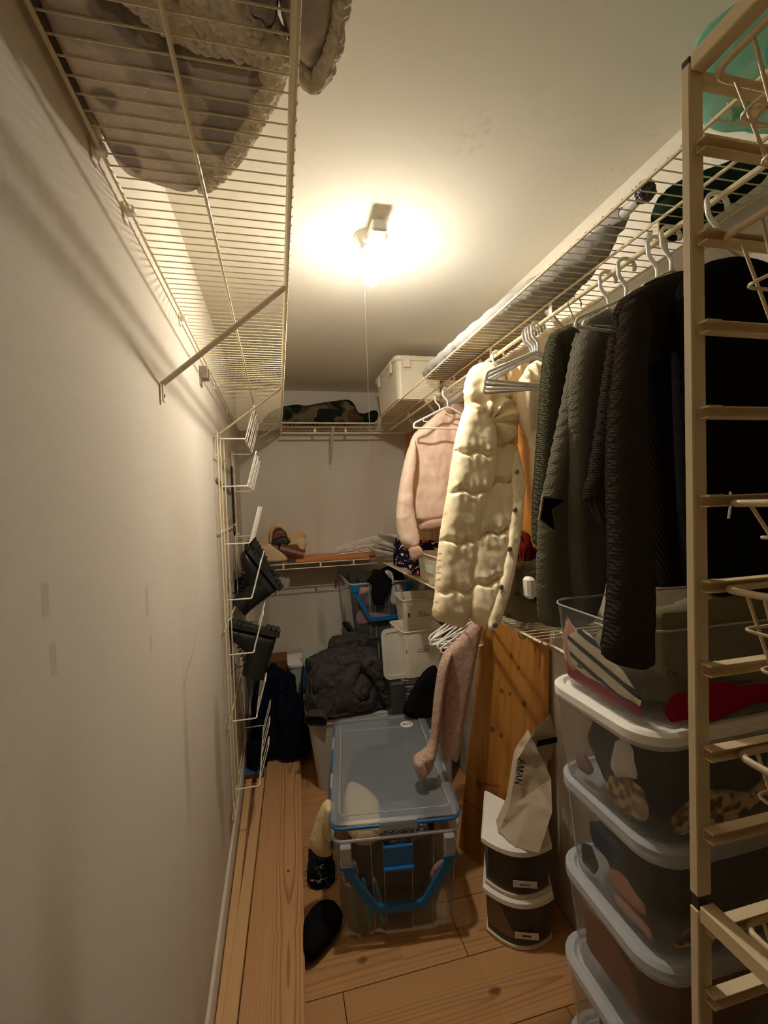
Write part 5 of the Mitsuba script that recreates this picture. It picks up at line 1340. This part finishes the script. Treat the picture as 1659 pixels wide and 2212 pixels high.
def on_front(name, y, poly, m, label, half=0.006, catn='clothes'):
    return solo(name, puff(ragged(poly, len(label)), (0, y, 0), (1, 0, 0), (0, 0, 1), half=half, edge=0.012, step=0.009, rnd=1, fold=lambda a, b: 0.004 * nz(a * 30, b * 30)), m, label, catn, smooth=60)


zt = 0.006 + 6 * PITCH
on_left('pink_garment', 0.590, [(0.86, 1.275), (0.845, 1.31), (0.79, 1.27), (0.79, 1.215), (0.83, 1.195), (0.86, 1.215)], M_PINKC, 'dusty pink cloth at the left end of the topmost clear bin')
on_left('striped_scarf', 0.588, [(0.845, 1.27), (0.80, 1.295), (0.707, 1.255), (0.645, 1.215), (0.65, 1.198), (0.70, 1.195), (0.758, 1.203), (0.838, 1.213)], M_STRIPE, 'cream and black striped scarf in the topmost clear bin', catn='scarf')
on_left('red_sweater', 0.594, [(0.862, 1.205), (0.81, 1.225), (0.72, 1.205), (0.655, 1.195), (0.645, 1.185), (0.66, 1.176), (0.76, 1.176), (0.855, 1.178)], M_RED, 'crimson sweater along the left bottom of the topmost clear bin', catn='sweater')
on_front('red_sweater', 0.622, [(0.61, 1.20), (0.63, 1.225), (0.70, 1.235), (0.80, 1.226), (0.90, 1.22), (0.92, 1.185), (0.75, 1.178), (0.62, 1.178)], M_RED, 'dark red sweater across the front of the topmost clear bin', catn='sweater')
on_front('olive_jacket', 0.64, [(0.60, 1.37), (0.75, 1.38), (0.93, 1.37), (0.93, 1.23), (0.72, 1.24), (0.61, 1.25)], M_OLIVE, 'olive jacket bulging above the red sweater in the topmost bin', 0.02, 'jacket')
on_left('white_shirt', 0.593, [(0.718, 1.105), (0.695, 1.125), (0.672, 1.11), (0.668, 1.06), (0.716, 1.035), (0.733, 1.05)], M_WHITEC, 'white shirt scrap among the charcoal clothes under the white lid', catn='shirt')
on_left('mauve_cloth', 0.597, [(0.845, 1.035), (0.80, 1.03), (0.785, 1.006), (0.80, 0.99), (0.84, 0.99)], M_MAUVE, 'mauve cloth strip low in the bin under the white lid')
on_left('lace_blouse', 0.594, [(0.754, 1.0), (0.728, 1.035), (0.68, 1.055), (0.65, 1.05), (0.645, 1.01), (0.66, 0.985), (0.718, 0.982)], M_LACE, 'patterned beige blouse at the near corner of the bin under the white lid', catn='blouse')
on_front('lace_blouse', 0.625, [(0.62, 1.02), (0.68, 1.05), (0.78, 1.03), (0.86, 1.06), (0.87, 1.01), (0.72, 0.985), (0.63, 0.985)], M_LACE, 'beige patterned cloth across the front of the bin under the white lid', catn='blouse')
on_left('blue_jeans', 0.594, [(0.80, 0.90), (0.76, 0.925), (0.70, 0.90), (0.69, 0.87), (0.73, 0.855), (0.79, 0.855)], M_BLUEC, 'muted blue cloth in the middle clear bin')
on_left('beige_knit', 0.594, [(0.749, 0.838), (0.715, 0.86), (0.66, 0.85), (0.655, 0.83), (0.69, 0.818), (0.73, 0.815)], M_PINKC, 'narrow beige knit below the muted blue cloth')
on_left('beige_knit', 0.596, [(0.745, 0.80), (0.70, 0.812), (0.65, 0.81), (0.645, 0.792), (0.69, 0.786), (0.73, 0.786)], M_PINKC, 'crumpled beige knit at the bottom of the middle clear bin')
on_front('fur_trim', 0.622, [(0.61, 0.80), (0.64, 0.825), (0.70, 0.815), (0.72, 0.79), (0.66, 0.786)], M_LACE, 'beige fur trim at the near corner of the middle clear bin')
on_left('grey_knit', 0.595, [(0.83, 0.83), (0.80, 0.85), (0.775, 0.82), (0.79, 0.792), (0.83, 0.792)], M_CHAR, 'grey knit at the far end of the middle clear bin')
on_left('rust_cloth', 0.592, [(0.83, 0.70), (0.76, 0.72), (0.69, 0.69), (0.67, 0.63), (0.74, 0.62), (0.82, 0.63)], M_RUST, 'rust brown cloth in the fourth bin from the floor')

# ---------------------------------------------------------------- basket rack at the front right
rf = thing('basket_rack', 'tall off-white metal drawer rack with runners at the right edge', 'rack')
PXC, PYC = 0.484, 0.436
tilt = 1.2


def lean(m):
    M = trimesh.transformations.rotation_matrix(math.radians(tilt), [0, 1, 0], [0.484, 0, 1.65])
    m = m.copy()
    m.apply_transform(M)
    return m


ZJ = 1.075
for y in (PYC, -0.055):
    for x in (PXC, 0.945):
        if x > 0.9:
            part(rf, 'post', box(x - 0.010, x + 0.010, y - 0.006, y + 0.006, 0, 2.058, 0.0015), M_RACK, False)
        else:
            part(rf, 'post', lean(box(x - 0.010, x + 0.010, y - 0.006, y + 0.006, ZJ + 0.008, 2.058, 0.0015)), M_RACK, False)
            part(rf, 'post', lean(box(x - 0.010, x + 0.010, y - 0.006, y + 0.006, 0.012, ZJ - 0.008, 0.0015)), M_RACK, False)
            part(rf, 'joint', lean(box(x - 0.0085, x + 0.0085, y - 0.005, y + 0.005, ZJ - 0.009, ZJ + 0.009, 0.001)), M_RACKD, False, 'dark joint between the posts')
            part(rf, 'cap', lean(box(x - 0.0095, x + 0.0095, y - 0.0055, y + 0.0055, 2.0575, 2.0655, 0.001)), M_RACKD, False, 'dark end cap')
for z in (2.056, ZJ - 0.009):
    for x in (PXC, 0.945):
        m = box(x - 0.010, x + 0.010, -0.05, PYC - 0.007, z - 0.010, z + 0.010, 0.0015)
        part(rf, 'side_rail', lean(m) if x < 0.9 else m, M_RACK, False)
part(rf, 'top_rail', box(PXC + 0.017, 0.94, PYC - 0.006, PYC + 0.006, 2.038, 2.052, 0.0015), M_RACK, False)
RZ = [1.958, 1.853, 1.75, 1.652, 1.55, 1.451, 1.354, 1.256, 1.16, 1.052, 0.968, 0.865, 0.765, 0.665, 0.565, 0.465, 0.365, 0.265, 0.165]
run = cat(box(0, 0.452, -0.0016, 0, -0.0065, 0.0065), box(0.0, 0.452, -0.013, 0, 0.0052, 0.0065), box(0.0, 0.452, -0.013, 0, -0.0065, -0.0052),
          box(0.0, 0.020, -0.0135, -0.001, 0.0065, 0.0076))
rund = ply(run, M_RACK, False)
for z in RZ:
    x0 = PXC - 0.003 + 0.021 * (z - 1.65)
    part(rf, 'runner', {**rund, 'to_world': T().translate([x0, PYC - 0.0065, z])}, None)
    part(rf, 'runner', {**rund, 'to_world': T().translate([x0, -0.048, z]).scale([1, -1, 1])}, None)


def basket(k, zr, depth, x0, label):
    b = thing('wire_basket', label, 'basket')
    x1, y0, y1 = 0.935, -0.040, 0.4205
    part(b, 'rim', tube(fillet([(x0, y0, zr), (x1, y0, zr), (x1, y1, zr), (x0, y1, zr)], 0.022, 5, True), 0.0042, 8, True), M_RACK, 60)
    ins, tap = 0.022, 0.055 * min(1, depth / 0.1)
    zb = zr - depth
    for x in np.linspace(x0 + 0.03, x1 - 0.03, 9):
        s = (x - (x0 + x1) / 2) / ((x1 - x0) / 2)
        xb = x - s * tap
        part(b, 'wire', tube(fillet([(x, y1 - 0.003, zr), (xb, y1 - ins, zb), (xb, y0 + ins, zb), (x, y0 + 0.003, zr)], 0.012, 3), 0.0022, 6), M_RACK, 60)
    for y in np.linspace(y0 + 0.045, y1 - 0.045, 8):
        part(b, 'wire', tube(fillet([(x0 + 0.003, y, zr), (x0 + tap, y, zb), (x1 - tap, y, zb), (x1 - 0.003, y, zr)], 0.012, 3), 0.0022, 6), M_RACK, 60)
    n = max(2, int(depth / 0.045))
    for q in range(1, n):
        t = q / n
        z = zr - depth * t
        part(b, 'wire', tube(fillet([(x0 + 0.003 + tap * t, y0 + ins * t + 0.003, z), (x1 - 0.003 - tap * t, y0 + ins * t + 0.003, z), (x1 - 0.003 - tap * t, y1 - ins * t - 0.003, z), (x0 + 0.003 + tap * t, y1 - ins * t - 0.003, z)], 0.014, 4, True), 0.002, 6, True), M_RACK, 60)


basket(0, 2.036, 0.16, 0.502, 'topmost wire basket in the rack beside the teal bag')
basket(1, 1.8495, 0.17, 0.506, 'second wire basket from the top of the rack, level with the rod hangers')
basket(2, 1.5465, 0.08, 0.507, 'shallow wire basket in front of the middle of the black coat')
basket(3, 1.4475, 0.185, 0.497, 'deep wire basket just below the shallow one at the coat hem')
basket(4, 1.2525, 0.185, 0.509, 'wire basket in front of the white-lidded bin')
basket(5, 1.0485, 0.19, 0.512, 'lowest visible wire basket under the rack joint')
